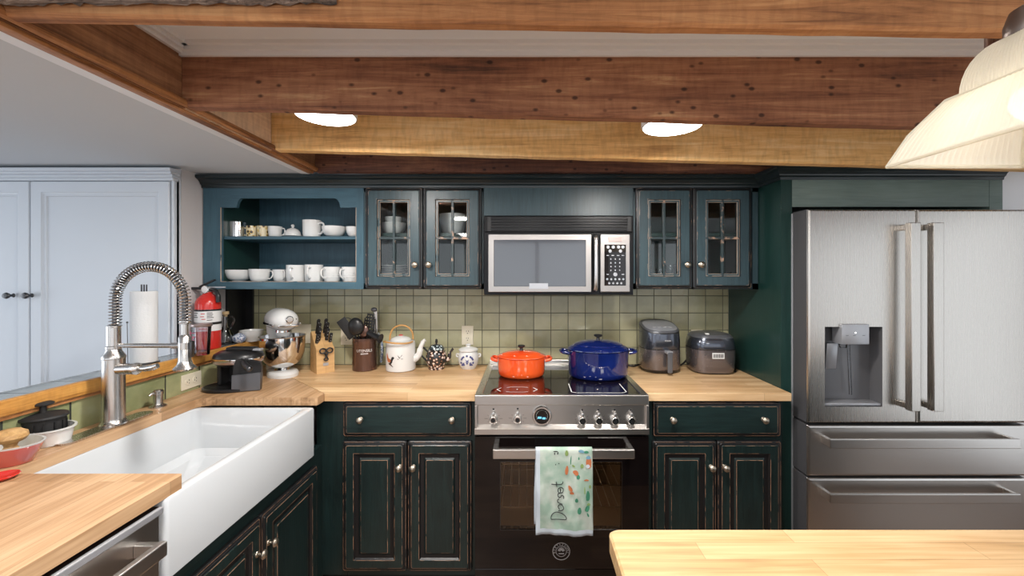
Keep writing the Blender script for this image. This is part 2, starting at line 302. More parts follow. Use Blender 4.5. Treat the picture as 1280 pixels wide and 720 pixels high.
# ------------------------------------------------------------ mesh builder
class B:
    def __init__(s): s.v = []; s.f = []; s.mi = []; s.sm = []; s.mats = []
    def slot(s, m):
        if isinstance(m, str): m = M[m]
        if m not in s.mats: s.mats.append(m)
        return s.mats.index(m)
    def add(s, vs, fs, m, smooth=False, mx=None):
        o = len(s.v); k = s.slot(m) if not isinstance(m, list) else None
        for v in vs:
            v = Vector(v)
            s.v.append(mx @ v if mx is not None else v)
        for i, f in enumerate(fs):
            s.f.append([o+j for j in f]); s.mi.append(s.slot(m[i]) if k is None else k); s.sm.append(smooth)
    def box(s, x0, x1, y0, y1, z0, z1, m, bev=0, mx=None, seg=2):
        if bev <= 0:
            vs = [(x, y, z) for x in (x0, x1) for y in (y0, y1) for z in (z0, z1)]
            fs = [(0,1,3,2), (4,6,7,5), (0,4,5,1), (2,3,7,6), (0,2,6,4), (1,5,7,3)]
            s.add(vs, fs, m, False, mx); return s
        bm = bmesh.new(); bmesh.ops.create_cube(bm, size=1)
        for v in bm.verts: v.co = Vector(((x0+x1)/2+v.co.x*(x1-x0), (y0+y1)/2+v.co.y*(y1-y0), (z0+z1)/2+v.co.z*(z1-z0)))
        bmesh.ops.bevel(bm, geom=bm.edges[:], offset=bev, segments=seg, affect='EDGES', profile=.5)
        bm.verts.index_update()
        s.add([v.co.copy() for v in bm.verts], [[v.index for v in f.verts] for f in bm.faces], m, False, mx); bm.free(); return s
    def lathe(s, prof, m, c=(0,0,0), seg=32, sx=1, sy=1, mx=None, smooth=True, caps=True):
        vs = []; fs = []; ms = []
        n = len(prof)
        for (r, z) in prof:
            for k in range(seg):
                a = 2*PI*k/seg; vs.append((c[0]+r*sx*math.cos(a), c[1]+r*sy*math.sin(a), c[2]+z))
        for i in range(n-1):
            for k in range(seg):
                k2 = (k+1) % seg; fs.append((i*seg+k, i*seg+k2, (i+1)*seg+k2, (i+1)*seg+k))
                if isinstance(m, list): ms.append(m[i])
        if caps:
            fs.append(tuple(range(seg-1, -1, -1))); fs.append(tuple((n-1)*seg+k for k in range(seg)))
            if isinstance(m, list): ms += [m[0], m[-1]]
        s.add(vs, fs, ms if isinstance(m, list) else m, smooth, mx); return s
    def tube(s, pts, r, m, seg=10, closed=False, mx=None, smooth=True, flat=1.0):
        pts = [Vector(p) for p in pts]; n = len(pts)
        rs = r if isinstance(r, (list, tuple)) else [r]*n
        def tan(i):
            if closed: return (pts[(i+1) % n]-pts[i-1]).normalized()
            return (pts[min(i+1, n-1)]-pts[max(i-1, 0)]).normalized()
        t0 = tan(0); up = Vector((0,0,1)) if abs(t0.z) < .9 else Vector((1,0,0))
        nr = (up-t0*up.dot(t0)).normalized(); vs = []; fs = []
        for i in range(n):
            t = tan(i); nr = (nr-t*nr.dot(t)).normalized(); b = t.cross(nr)
            for k in range(seg):
                a = 2*PI*k/seg; vs.append(pts[i]+(nr*math.cos(a)+b*math.sin(a)*flat)*rs[i])
        for i in range(n if closed else n-1):
            j = (i+1) % n
            for k in range(seg):
                k2 = (k+1) % seg; fs.append((i*seg+k, i*seg+k2, j*seg+k2, j*seg+k))
        if not closed: fs.append(tuple(range(seg-1, -1, -1))); fs.append(tuple((n-1)*seg+k for k in range(seg)))
        s.add(vs, fs, m, smooth, mx); return s
    def prism(s, poly, lo, hi, m, axis='z', mx=None, smooth=False):
        n = len(poly)
        def P(a, b, h): return {'z': (a, b, h), 'y': (a, h, b), 'x': (h, a, b)}[axis]
        vs = [P(a, b, lo) for a, b in poly]+[P(a, b, hi) for a, b in poly]
        fs = [tuple(range(n-1, -1, -1)), tuple(range(n, 2*n))]+[(i, (i+1) % n, n+(i+1) % n, n+i) for i in range(n)]
        s.add(vs, fs, m, smooth, mx); return s
    def panel(s, x0, x1, z0, z1, y, prof, mats, seg=3, mx=None, cap=True):
        # nested rounded rectangles; prof rows: inset, how far towards -y, corner radius; mats: one per band, last for the cap
        vs = []; L = (seg+1)*4
        for (ins, d, r) in prof:
            a0, a1, b0, b1 = x0+ins, x1-ins, z0+ins, z1-ins; r = max(r, .0004)
            for (cx, cz, st) in ((a1-r, b1-r, 0), (a0+r, b1-r, 1), (a0+r, b0+r, 2), (a1-r, b0+r, 3)):
                for k in range(seg+1):
                    a = PI/2*(st+k/seg); vs.append((cx+r*math.cos(a), y-d, cz+r*math.sin(a)))
        fs = []; ms = []
        for i in range(len(prof)-1):
            for k in range(L):
                k2 = (k+1) % L; fs.append((i*L+k, i*L+k2, (i+1)*L+k2, (i+1)*L+k)); ms.append(mats[min(i, len(mats)-1)])
        fs.append(tuple(range(L))); ms.append(mats[0])
        if cap: fs.append(tuple((len(prof)-1)*L+k for k in range(L-1, -1, -1))); ms.append(mats[-1])
        else: fs.pop(-1); ms.pop(-1)
        s.add(vs, fs, ms, False, mx); return s
    def sphere(s, c, r, m, sx=1, sy=1, sz=1, seg=20, mx=None):
        n = seg//2; prof = [(max(1e-4, r*math.sin(PI*i/n)), -r*sz*math.cos(PI*i/n)) for i in range(n+1)]
        return s.lathe(prof, m, c, seg, sx, sy, mx, True, False)
    def build(s, name, parent=None, loc=None, label=None, cat=None, group=None, kind=None, normals=True):
        me = bpy.data.meshes.new(name); me.from_pydata([tuple(v) for v in s.v], [], s.f)
        for mt in s.mats: me.materials.append(mt)
        for i, pl in enumerate(me.polygons): pl.material_index = s.mi[i]; pl.use_smooth = s.sm[i]
        if normals:
            bm = bmesh.new(); bm.from_mesh(me); bmesh.ops.recalc_face_normals(bm, faces=bm.faces); bm.to_mesh(me); bm.free()
        if any(s.sm):
            try: me.set_sharp_from_angle(angle=math.radians(38))
            except Exception: pass
        me.update()
        o = bpy.data.objects.new(name, me); C.objects.link(o)
        if parent is not None: o.parent = parent
        if loc is not None: o.location = loc
        tag(o, label, cat, group, kind); return o
def tag(o, label=None, cat=None, group=None, kind=None):
    if label: o['label'] = label
    if cat: o['category'] = cat
    if group: o['group'] = group
    if kind: o['kind'] = kind
    return o
def thing(name, loc, label, cat, rz=0, group=None):
    o = bpy.data.objects.new(name, None); C.objects.link(o); o.location = loc; o.rotation_euler = (0, 0, rz)
    o.empty_display_size = .05
    return tag(o, label, cat, group)
def struct(name, b): return b.build(name, kind='structure')
def copy_tree(o, parent=None):
    c = o.copy(); C.objects.link(c)
    if parent is not None: c.parent = parent
    for ch in [x for x in bpy.data.objects if x.parent == o]: copy_tree(ch, c)
    return c
def cr(pts, n=6, closed=False):
    P = [Vector(p) for p in pts]; out = []; L = len(P)
    rng = range(L if closed else L-1)
    for i in rng:
        if closed: a, b, c, d = P[i-1], P[i], P[(i+1) % L], P[(i+2) % L]
        else: a, b, c, d = P[max(i-1, 0)], P[i], P[i+1], P[min(i+2, L-1)]
        for k in range(n):
            t = k/n; out.append(.5*((2*b)+(c-a)*t+(2*a-5*b+4*c-d)*t*t+(3*b-a-3*c+d)*t**3))
    if not closed: out.append(P[-1])
    return out
def text(s, size, mat, name, parent, loc, rot=(PI/2, 0, 0), ext=.0003, bend=None, spacing=1.0):
    cu = bpy.data.curves.new('t', 'FONT'); cu.body = s; cu.size = size; cu.extrude = ext; cu.align_x = 'CENTER'; cu.align_y = 'CENTER'; cu.space_character = spacing
    to = bpy.data.objects.new('t', cu); C.objects.link(to)
    dg = bpy.context.evaluated_depsgraph_get(); me = bpy.data.meshes.new_from_object(to.evaluated_get(dg)); C.objects.unlink(to); bpy.data.objects.remove(to)
    if bend:   # wrap on a vertical cylinder of radius bend
        for v in me.vertices: a = v.co.x/bend; v.co.x, v.co.z = bend*math.sin(a), v.co.z+bend*math.cos(a)-bend
    me.materials.clear(); me.materials.append(M[mat])
    o = bpy.data.objects.new(name, me); C.objects.link(o); o.parent = parent; o.location = loc; o.rotation_euler = rot
    return o
def T(x=0, y=0, z=0): return Matrix.Translation((x, y, z))
def R(a, ax): return Matrix.Rotation(a, 4, ax)

# ------------------------------------------------------------ distances of the main planes
W = 2.52            # back wall (tile face)
U = 2.19            # face of the wall cabinets
BC = 1.945          # face of the base cabinets
CT = .93            # worktop height
CTH = .036
LX = -1.59          # left half wall face
E = 2.0             # face of the fridge enclosure
SX = 1.228          # side panel of the enclosure
LED = 1.10          # ledge height

# ================================================================ SETTING
struct('floor', B().box(-4.6, 3.4, -2.7, 2.75, -.1, 0, 'floor'))
b = B(); b.box(-1.08, 3.4, -2.6, 2.62, 2.19, 2.26, 'ceiling')
struct('ceiling', b)
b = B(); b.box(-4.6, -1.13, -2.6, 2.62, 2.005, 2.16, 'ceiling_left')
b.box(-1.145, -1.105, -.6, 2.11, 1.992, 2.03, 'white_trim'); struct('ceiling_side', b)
struct('wall_back', B().box(-4.6, 3.4, W+.012, 2.66, 0, 2.4, 'wall'))
struct('wall_back_tiles', B().box(-1.66, SX, W, W+.012, CT-.005, 1.46, 'tile_b'))
b = B(); b.box(-1.84, -1.715, 2.06, W+.02, 0, 2.01, 'wall'); struct('wall_left', b)
b = B(); b.box(-1.70, LX-.012, -.2, W+.01, 0, LED-.055, 'wall'); struct('wall_left_low', b)
b = B(); b.box(LX-.012, LX, .55, W-.002, CT-.03, LED-.04, 'tile_l'); struct('wall_left_tiles', b)
b = B(); b.box(3.3, 3.4, -2.6, -1.4, 0, 2.3, 'wall'); b.box(3.3, 3.4, 1.2, 2.6, 0, 2.3, 'wall'); b.box(3.3, 3.4, -1.4, 1.2, 0, .15, 'wall'); b.box(3.3, 3.4, -1.4, 1.2, 2.05, 2.3, 'wall'); struct('wall_right', b)
b = B()
for a, c_, d, e in ((-1.4, -1.34, .15, 2.05), (1.14, 1.2, .15, 2.05), (-1.4, 1.2, .15, .21), (-1.4, 1.2, 1.99, 2.05), (-.13, -.07, .15, 2.05)): b.box(3.32, 3.38, a, c_, d, e, 'white_trim')
struct('window_5', b)
b = B(); b.box(2.30, 3.3, E+.02, E+.1, 0, 2.19, 'white_trim'); struct('wall_right_return', b)
b = B(); b.box(-4.6, -4.5, 1.8, 2.6, 0, 2.3, 'wall'); b.box(-4.6, -4.5, -2.6, -1.4, 0, 2.3, 'wall')
b.box(-4.6, -4.5, -1.4, 1.8, 0, .2, 'wall'); b.box(-4.6, -4.5, -1.4, 1.8, 2.1, 2.3, 'wall'); struct('wall_side_room', b)
b = B()
for x0, x1 in ((-4.6, -4.3), (3.1, 3.4)): b.box(x0, x1, -2.7, -2.6, 0, 2.3, 'wall')
b.box(-4.3, 3.1, -2.7, -2.6, 0, .15, 'wall'); b.box(-4.3, 3.1, -2.7, -2.6, 2.05, 2.3, 'wall'); b.box(-1.0, -.75, -2.7, -2.6, .15, 2.05, 'wall'); b.box(1.1, 1.3, -2.7, -2.6, .15, 2.05, 'wall')
struct('wall_rear', b)
for i, (x0, x1) in enumerate(((-4.3, -1.0), (-.75, 1.1), (1.3, 3.1))):
    b = B(); xm_ = (x0+x1)/2
    for a, c_, d, e in ((x0, x0+.05, .15, 2.05), (x1-.05, x1, .15, 2.05), (x0, x1, .15, .21), (x0, x1, 2.0, 2.05), (xm_-.03, xm_+.03, .15, 2.05), (x0, x1, 1.08, 1.12)):
        b.box(a, c_, -2.68, -2.62, d, e, 'white_trim')
    struct('window_%d' % (i+1), b)
b = B()
for a, c_, d, e in ((-1.4, -1.34, .2, 2.1), (1.74, 1.8, .2, 2.1), (-1.4, 1.8, .2, .26), (-1.4, 1.8, 2.04, 2.1), (.17, .23, .2, 2.1)):
    b.box(-4.58, -4.52, a, c_, d, e, 'white_trim')
struct('window_4', b)

# ledge on top of the half wall: slate tiles and orange wooden edge
b = B(); b.box(-1.705, -1.588, -.2, W, LED-.05, LED-.002, 'tile_ledge')
b.box(-1.715, -1.705, -.2, 2.06, LED-.07, LED-.004, 'white_trim')
b.box(-1.590, -1.570, -.2, 2.44, LED-.048, LED, 'casing', .003); b.box(-1.592, -1.579, -.2, 2.44, LED-.062, LED-.048, 'casing_trim')
struct('trim_1', b)

# ceiling beams: each a plank set on edge
def beam(y0, y1, x0, x1, z0, h, sag, mat, label, top=None, low=None):
    b = B(); rnd = random.Random(int(y0*1000)); n = 44; vs = []; fs = []
    tp = 2.20
    for i in range(n+1):
        x = x0+(x1-x0)*i/n; dz = -sag*(x-(-1.07)); j = rnd.uniform(-.0009, .0009); k = rnd.uniform(-.0008, .0008)
        z = z0+dz+j
        vs += [(x, y0+k, tp), (x, y0+k, z+.006), (x, y0+.006+k, z), (x, y1-.006, z+rnd.uniform(-.0007, .0007)), (x, y1, z+.006), (x, y1, tp)]
    for i in range(n):
        for k in range(6): fs.append((i*6+k, i*6+(k+1) % 6, (i+1)*6+(k+1) % 6, (i+1)*6+k))
    fs += [tuple(range(5, -1, -1)), tuple(n*6+k for k in range(6))]
    b.add(vs, fs, mat); return b
beam(.835, .868, -1.10, 2.4, 2.003, .16, .016, 'beam_orange', '').build('ceiling_beam', label='orange-brown rough sawn ceiling beam nearest the viewer at top of photo', cat='beam', group='exposed ceiling beams')
beam(1.285, 1.33, -1.068, 2.4, 2.003, .16, .027, 'beam_dark', '').build('ceiling_beam', label='reddish-brown knotty ceiling beam just in front of the round ceiling lights', cat='beam', group='exposed ceiling beams')
beam(1.735, 1.785, -1.068, 2.4, 2.003, .16, .026, 'beam_honey', '').build('ceiling_beam', label='pale honey-coloured ceiling beam behind the round ceiling lights', cat='beam', group='exposed ceiling beams')
b = B(); b.box(-1.068, 1.29, 2.095, 2.14, 2.0, 2.2, 'beam_brown'); b.build('ceiling_beam', label='dark brown ceiling beam directly above the wall cabinet crown', cat='beam', group='exposed ceiling beams')
# bark-covered wane on the first beam
b = B(); vs = []; rnd = random.Random(3); nx, nz = 60, 8
for i in range(nx+1):
    for k in range(nz+1):
        x = -1.10+.72*i/nx; z = 2.02+.16*k/nz
        vs.append((x, .8345-.010*math.sin(PI*min(1, k/3+.15)/2)*(1 if i < nx-3 else .2)-rnd.uniform(0, .006), z+rnd.uniform(-.003, .003)))
fs = [(i*(nz+1)+k, (i+1)*(nz+1)+k, (i+1)*(nz+1)+k+1, i*(nz+1)+k+1) for i in range(nx) for k in range(nz)]
b.add(vs, fs, 'bark', True); bk = b.build('bark', normals=False); bk.parent = bpy.data.objects['ceiling_beam']; bk['label'] = 'grey-brown rough bark strip'
# header along the side ceiling
b = B(); b.box(-1.125, -1.070, -.6, 1.30, 2.0, 2.2, 'header'); b.box(-1.125, -1.070, 1.30, 1.74, 2.0, 2.2, 'header_pale'); b.box(-1.125, -1.070, 1.74, 2.11, 2.0, 2.2, 'header')
hd = b.build('header_beam', label='brown header beam running from the viewer to the cabinets beside the grey side ceiling', cat='beam')
b = B(); b.tube([(-1.062, -.6, 2.012), (-1.062, 2.09, 2.012)], .012, 'casing_trim', 8); b.box(-1.105, -1.075, -.6, 2.095, 1.990, 2.0, 'casing_trim', .002)
b.build('bead_molding', hd)
# white crown strips where the white ceiling bays meet beams
b = B()
for (y0, yy) in ((1.285, -1), ):
    n = 2
    for (d, h) in ((.035, .012), (.022, .024), (.010, .036)): b.add([(-1.07, y0-d, 2.19-0), (2.4, y0-d, 2.19), (-1.07, y0-d, 2.19-h), (2.4, y0-d, 2.19-h), (-1.07, y0, 2.19-h), (2.4, y0, 2.19-h)], [(0,1,3,2), (2,3,5,4)], 'white_trim')
for (d, h) in ((.04, .012), (.026, .022), (.012, .030)): b.box(-1.07, -1.07+d, .87, 1.285, 2.19-h, 2.192, 'white_trim')
struct('trim_2', b)

# crown moulding over the cabinets, stepping forward over the fridge enclosure
prof = [(0, -.048), (.006, -.048), (.008, -.036), (.016, -.030), (.018, -.024), (.030, -.010), (.046, -.004), (.050, 0), (.050, .012), (0, .012)]
b = B(); vs = []; zc = 1.984
for (o, z) in prof: vs += [(-1.712, U-o, zc+z), (SX-o, U-o, zc+z), (SX-o, E-o, zc+z), (2.298, E-o, zc+z)]
fs = []; n = len(prof)
for i in range(n):
    for k in range(3): j = (i+1) % n; fs.append((i*4+k, i*4+k+1, j*4+k+1, j*4+k))
fs += [tuple(i*4 for i in range(n)), tuple(i*4+3 for i in range(n))]
b.add(vs, fs, 'crown')
b.build('crown_molding', label='black-green crown molding along the top of all wall cabinets and fridge surround', cat='molding')

# ================================================================ CABINET PARTS
WEAR = .0
def door_mesh(b, x0, x1, z0, z1, y, face, wear, glassy=False, drawer=False, dark='black_paint', open_in=.066):
    base = [(0, 0, .006), (0, .012, .010), (.004, .0155, .010), (.0052, .0155, .010), (.0095, .0165, .009), (.0115, .0195, .009), (.0128, .0198, .009), (.0165, .0205, .008), (.0185, .0225, .008), (.0198, .0228, .007)]
    ms = [dark, dark, wear, dark, dark, dark, dark, face, wear]
    if drawer:
        b.panel(x0, x1, z0, z1, y, base, ms+[face]); return
    if glassy:
        i = open_in
        pr = base+[(i-.006, .0228, .003), (i-.005, .0235, .003), (i-.002, .0235, .002), (i, .018, .001), (i, .0, .001)]
        b.panel(x0, x1, z0, z1, y, pr, ms+[face, wear, face, dark, dark], cap=False)
    else:
        pr = base+[(.054, .0228, .002), (.0555, .0225, .002), (.062, .014, .001), (.074, .013, .001), (.0785, .0135, .004), (.087, .0195, .004), (.0885, .0200, .004), (.090, .0200, .004)]
        b.panel(x0, x1, z0, z1, y, pr, ms+[face, wear, dark, dark, dark, face, wear, face, face])
def knob(parent, x, y, z, r=.0155):
    b = B(); mx = T(x, y, z) @ R(PI/2, 'X')
    b.lathe([(.011, 0), (.010, .003), (.005, .006), (.0045, .014), (.008, .018), (r-.001, .021), (r, .025), (r*.8, .030), (r*.35, .033), (.001, .034)], 'pewter', mx=mx, seg=18)
    return b.build('knob', parent, label='pewter knob')

def base_cabinet(loc, wd, label, doors, drawer, topz, rz=0, depth=.55, fill=(0, 0), drz=None, group=None, knobs_in=True):
    t = thing('base_cabinet', loc, label, 'cabinet', rz, group)
    b = B(); x0, x1 = -fill[0], wd+fill[1]
    th = .018
    b.box(x0, x0+th, .018, depth, .07, topz, 'green'); b.box(x1-th, x1, .018, depth, .07, topz, 'green'); b.box(x0, x1, depth-.01, depth, .07, topz, 'green')
    b.box(x0, x1, .018, depth, .07, .09, 'green'); b.box(x0, x1, .06, .075, 0, .09, 'black_paint')
    # face frame
    b.box(x0, .018 if fill[0] else .02, 0, .018, .07, topz, 'green'); b.box(wd-.02, x1, 0, .018, .07, topz, 'green')
    b.box(.02, wd-.02, 0, .018, .07, .11, 'green_h')
    if drawer: b.box(.02, wd-.02, 0, .018, topz-.02, topz, 'green_h'); b.box(.02, wd-.02, 0, .018, doors[0][3]-.01, drz[0]+.01, 'green_h')
    else: b.box(.02, wd-.02, 0, .018, doors[0][3]-.012, topz, 'green_h')
    b.box(wd/2-.012, wd/2+.012, 0, .018, .1, doors[0][3], 'green')
    b.build('carcass', t)
    for (a, c, z0, z1, side) in doors:
        d = B(); door_mesh(d, a, c, z0, z1, 0, 'green', 'wear'); o = d.build('door', t)
        knob(o, (c-.030) if side > 0 else (a+.030), -.0225, z1-.115)
    if drawer:
        d = B(); door_mesh(d, .004, wd-.004, drz[0], drz[1], 0, 'green_h', 'wear', drawer=True); o = d.build('drawer', t)
        for fx in (.15, .85): knob(o, wd*fx, -.0225, (drz[0]+drz[1])/2+.004)
    return t
zt = CT-CTH
dz0, dz1 = PZ(715, BC-.02), PZ(552, BC-.02); rz0, rz1 = PZ(546.5, BC-.02), PZ(503, BC-.02)
xa, xb = PX(427, BC-.02), PX(590, BC-.02); wl = xb-xa
base_cabinet((xa, BC, 0), wl, 'dark green base cabinet with distressed edges left of the range', [(.001, wl/2-.002, dz0, dz1, 1), (wl/2+.002, wl-.001, dz0, dz1, -1)], True, zt, drz=(rz0, rz1), fill=(.125, .018), depth=.56)
xa2, xb2 = PX(815.5, BC-.02), PX(978, BC-.02); wr = xb2-xa2
base_cabinet((xa2, BC, 0), wr, 'dark green base cabinet with distressed edges between the range and the refrigerator', [(.001, wr/2-.002, dz0, dz1, 1), (wr/2+.002, wr-.001, dz0, dz1, -1)], True, zt, drz=(rz0, rz1), fill=(.014, .012), depth=.56)
# sink cabinet on the left run, facing +X
slen = .80
base_cabinet((-.958, 1.072, 0), slen, 'dark green sink cabinet with two doors under the white apron sink', [(.004, slen/2-.002, .10, .622, 1), (slen/2+.002, slen-.004, .10, .622, -1)], False, .682, rz=PI/2, depth=.60, fill=(0, .071))

# wall cabinets
ut = 1.946; ub = PZ(361.5, U)
def pane_door(t, x0, x1, z0, z1, side, i=.066):
    d = B(); door_mesh(d, x0, x1, z0, z1, 0, 'teal', 'wear_blue', glassy=True, open_in=i); o = d.build('door', t)
    m = B(); gx0, gx1, gz0, gz1 = x0+i, x1-i, z0+i, z1-i
    m.panel(gx0, gx1, gz0, gz1, -.004, [(0, 0, .001), (0, .012, .001), (.003, .013, .001), (.011, .013, .001), (.013, .010, .001), (.013, 0, .001)], ['black_paint', 'wear_lip', 'teal', 'wear_lip', 'black_paint'], cap=False)
    cx, cz = (gx0+gx1)/2, (gz0+gz1)/2
    m.box(cx-.0065, cx+.0065, -.018, -.003, gz0, gz1, 'wear_blue', .002); m.box(gx0, gx1, -.0172, -.003, cz-.0065, cz+.0065, 'wear_blue', .002)
    m.build('muntin', o)
    g = B(); g.box(gx0+.002, gx1-.002, -.006, -.003, gz0+.002, gz1-.002, 'pane'); g.build('pane', o, label='clear glass pane')
    knob(o, (x1-.034) if side > 0 else (x0+.034), -.0225, PZ(331, U)-0, .0165)
    return o
def wall_cabinet(x0, x1, label, seam, first='teal'):
    t = thing('wall_cabinet', (x0, U, 0), label, 'cabinet')
    wd = x1-x0; dp = W-U-.002; b = B(); th = .018
    b.box(0, th, .018, dp, ub, ut+.04, 'panel_green'); b.box(wd-th, wd, .018, dp, ub, ut+.04, 'panel_green'); b.box(0, wd, dp-.008, dp, ub, ut+.04, 'panel_green')
    b.box(0, wd, .018, dp, ub, ub+.02, 'panel_green'); b.box(0, wd, .018, dp, ut, ut+.02, 'panel_green')
    b.box(0, .03, 0, .018, ub, ut+.04, 'teal'); b.box(wd-.03, wd, 0, .018, ub, ut+.04, 'teal'); b.box(0, wd, 0, .018, ut-.03, ut+.04, 'teal'); b.box(0, wd, 0, .018, ub, ub+.03, 'teal')
    b.box(seam-x0-.02, seam-x0+.02, 0, .018, ub, ut, 'teal')
    b.build('carcass', t)
    s = B(); s.box(th, wd-th, .03, dp-.01, PZ(296, U+.15)-.009, PZ(296, U+.15)+.009, 'panel_green'); s.build('shelf', t)
    return t
gx0, gx1, gs = PX(456, U-.02), PX(602, U-.02), PX(528.3, U-.02)
SH_UP = PZ(296, U+.15)+.009
t = wall_cabinet(gx0-.012, gx1+.008, 'teal wall cabinet with two glass doors showing white bowls and plates', gs)
pane_door(t, .012, gs-gx0+.010, PZ(361, U-.02), PZ(234, U-.02), 1); pane_door(t, gs-gx0+.014, gx1-gx0+.012, PZ(361, U-.02), PZ(234, U-.02), -1)
hx0, hx1, hs = PX(795, U-.02), PX(940.5, U-.02), PX(866.5, U-.02)
t = wall_cabinet(hx0-.008, SX-.004, 'teal wall cabinet with two dark glass doors right of the microwave', hs)
pane_door(t, .008, hs-hx0+.006, PZ(361, U-.02), PZ(234, U-.02), 1); pane_door(t, hs-hx0+.010, hx1-hx0+.008, PZ(361, U-.02), PZ(234, U-.02), -1)
# panel above the microwave
b = B(); b.box(gx1+.010, hx0-.010, U-.005, W-.002, PZ(269, U-.1)+.01, ut+.04, 'teal', .002)
b.build('cabinet_panel', label='plain teal wooden panel between crown molding and microwave', cat='cabinet panel')

# open shelf unit
ox0, ox1 = PX(254, U), gx0-.014
t = thing('open_shelf_unit', (0, U, 0), 'open shelf unit, its paint blued for daylight, with scalloped top holding white crockery', 'shelf')
dp = W-U-.002; b = B()
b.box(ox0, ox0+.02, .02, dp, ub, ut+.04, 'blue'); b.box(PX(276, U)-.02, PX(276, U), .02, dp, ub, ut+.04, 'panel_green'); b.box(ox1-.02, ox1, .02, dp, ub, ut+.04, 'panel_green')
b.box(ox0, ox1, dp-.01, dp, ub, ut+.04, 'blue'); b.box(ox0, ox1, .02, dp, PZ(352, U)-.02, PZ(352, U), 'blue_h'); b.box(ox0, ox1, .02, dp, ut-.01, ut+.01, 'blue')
b.build('carcass', t)
# face frame with shaped valance
b = B()
o0, o1 = PX(276, U), PX(445, U); zs, zm, zb = PZ(259.5, U), PZ(247.8, U), PZ(352, U)
v0, v1, v2, v3 = PX(295, U), PX(301.5, U), PX(418.5, U), PX(426, U)
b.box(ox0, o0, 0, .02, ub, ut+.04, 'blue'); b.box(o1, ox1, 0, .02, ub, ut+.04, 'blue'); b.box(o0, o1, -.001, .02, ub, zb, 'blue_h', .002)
pl = [(o0, ut+.04), (o0, zs), (v0, zs)]
for k in range(1, 9): a = PI/2*k/8; pl.append((v0+.004+(v1-v0)*(1-math.cos(a)), zs+(zm-zs)*math.sin(a)))
for k in range(0, 9): a = PI/2*(1-k/8); pl.append((v3-.004-(v3-v2)*(1-math.cos(a)), zs+(zm-zs)*math.sin(a)))
pl += [(v3, zs), (o1, zs), (o1, ut+.04)]
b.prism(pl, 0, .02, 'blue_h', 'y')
b.box(o0-.0015, o0+.001, -.0012, .004, zb, zs, 'wear_lip'); b.box(o1-.001, o1+.0015, -.0012, .004, zb, zs, 'wear_lip'); b.box(o0, o1, -.0022, .0, zb-.0015, zb+.0012, 'wear_lip')
b.build('face_frame', t)
SHz = PZ(294.8, U+.0)
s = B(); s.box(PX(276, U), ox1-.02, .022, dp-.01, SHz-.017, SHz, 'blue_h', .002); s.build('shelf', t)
# dark trim boards under the shelf unit, in the corner
b = B(); b.box(-1.714, -1.700, 2.36, W, LED, ub, 'black_paint'); b.box(-1.70, -1.655, W-.016, W-.001, LED, ub, 'black_paint'); b.build('corner_board', label='black corner board under the open shelf unit behind the glass bottle', cat='board')

# fridge enclosure
fx0 = PX(990, E); fx1 = 2.235; frz = PZ(258.5, E)
t = thing('fridge_surround', (0, E, 0), 'green fridge surround with dark side panel and grey-green board above the refrigerator', 'cabinet')
b = B(); b.box(SX, SX+.02, .02, W-E-.002, 0, 1.985, 'panel_green'); b.box(SX, fx0, 0, .02, 0, 1.985, 'panel_green'); b.build('side_panel', t)
b = B(); b.box(fx0, fx1, .001, .02, frz, 1.985, 'sage', .001); b.build('valance', t, label='grey-green oak board')
b = B(); b.box(fx1, 2.298, 0, W-E-.002, 0, 1.985, 'sage'); b.build('side_panel', t)
b = B(); b.box(fx0, fx1, .02, W-E-.002, frz+.02, frz+.04, 'panel_green'); b.build('top_board', t)

# ================================================================ WORKTOPS
ex = -.935; FY = 1.915; RX0, RX1 = -.232, .546
b = B(); b.prism([(ex+.002, FY), (RX0-.002, FY), (RX0-.002, W-.001), (LX+.002, W-.001)], zt, CT, 'butcher_x')
b.build('worktop', label='butcher block worktop in the left corner running to the range', cat='worktop')
b = B(); sr = -1.452
b.prism([(LX+.002, W-.004), (LX+.002, 1.146), (sr, 1.146), (sr, 1.815), (sr+.012, 1.838), (sr+.045, 1.852), (ex-.008, 1.852), (ex, 1.858), (ex, FY-.002)], zt, CT, 'butcher_y')
b.build('worktop', label='narrow butcher block worktop behind and beyond the white sink', cat='worktop')
b = B(); b.prism([(LX+.002, .30), (-.945, .30), (-.945, 1.136), (-.952, 1.144), (LX+.002, 1.144)], zt-.001, CT, 'butcher_y')
b.build('worktop', label='butcher block worktop over the dishwasher in the near left corner', cat='worktop')
b = B(); b.box(RX1+.002, SX-.002, FY, W-.001, zt, CT, 'butcher_x', .0015)
b.build('worktop', label='short butcher block worktop under the air fryer and rice cooker', cat='worktop')
# island
t = thing('kitchen_island', (0, 0, 0), 'light butcher block island with rounded corner in the near right', 'kitchen island')
ix, iy, r = .176, .896, .02
pl = [(2.35, iy), (2.35, -.1), (ix, -.1)]
for k in range(9): a = PI-PI/2*k/8; pl.append((ix+r+r*math.cos(a), iy-r+r*math.sin(a)))
b = B()
n = len(pl); e = .004
lo = [(x, y, CT-.042) for x, y in pl]; c2 = ((2.35+ix)/2, (iy-.1)/2)
def ins(x, y, d): return (x+(d if x < c2[0] else -d), y+(d if y < c2[1] else -d))
b.add([(x, y, z) for z, d in ((CT-.042, e), (CT-.042+e, 0), (CT-e, 0), (CT, e)) for x, y in (ins(px_, py_, d) for px_, py_ in pl)],
      [tuple(range(n-1, -1, -1)), tuple(3*n+i for i in range(n))]+[(L*n+i, L*n+(i+1) % n, (L+1)*n+(i+1) % n, (L+1)*n+i) for L in range(3) for i in range(n)], 'island')
b.build('tabletop', t)
b = B(); b.box(.32, 2.3, -.05, .78, 0, CT-.042, 'green', .004); b.build('base', t)

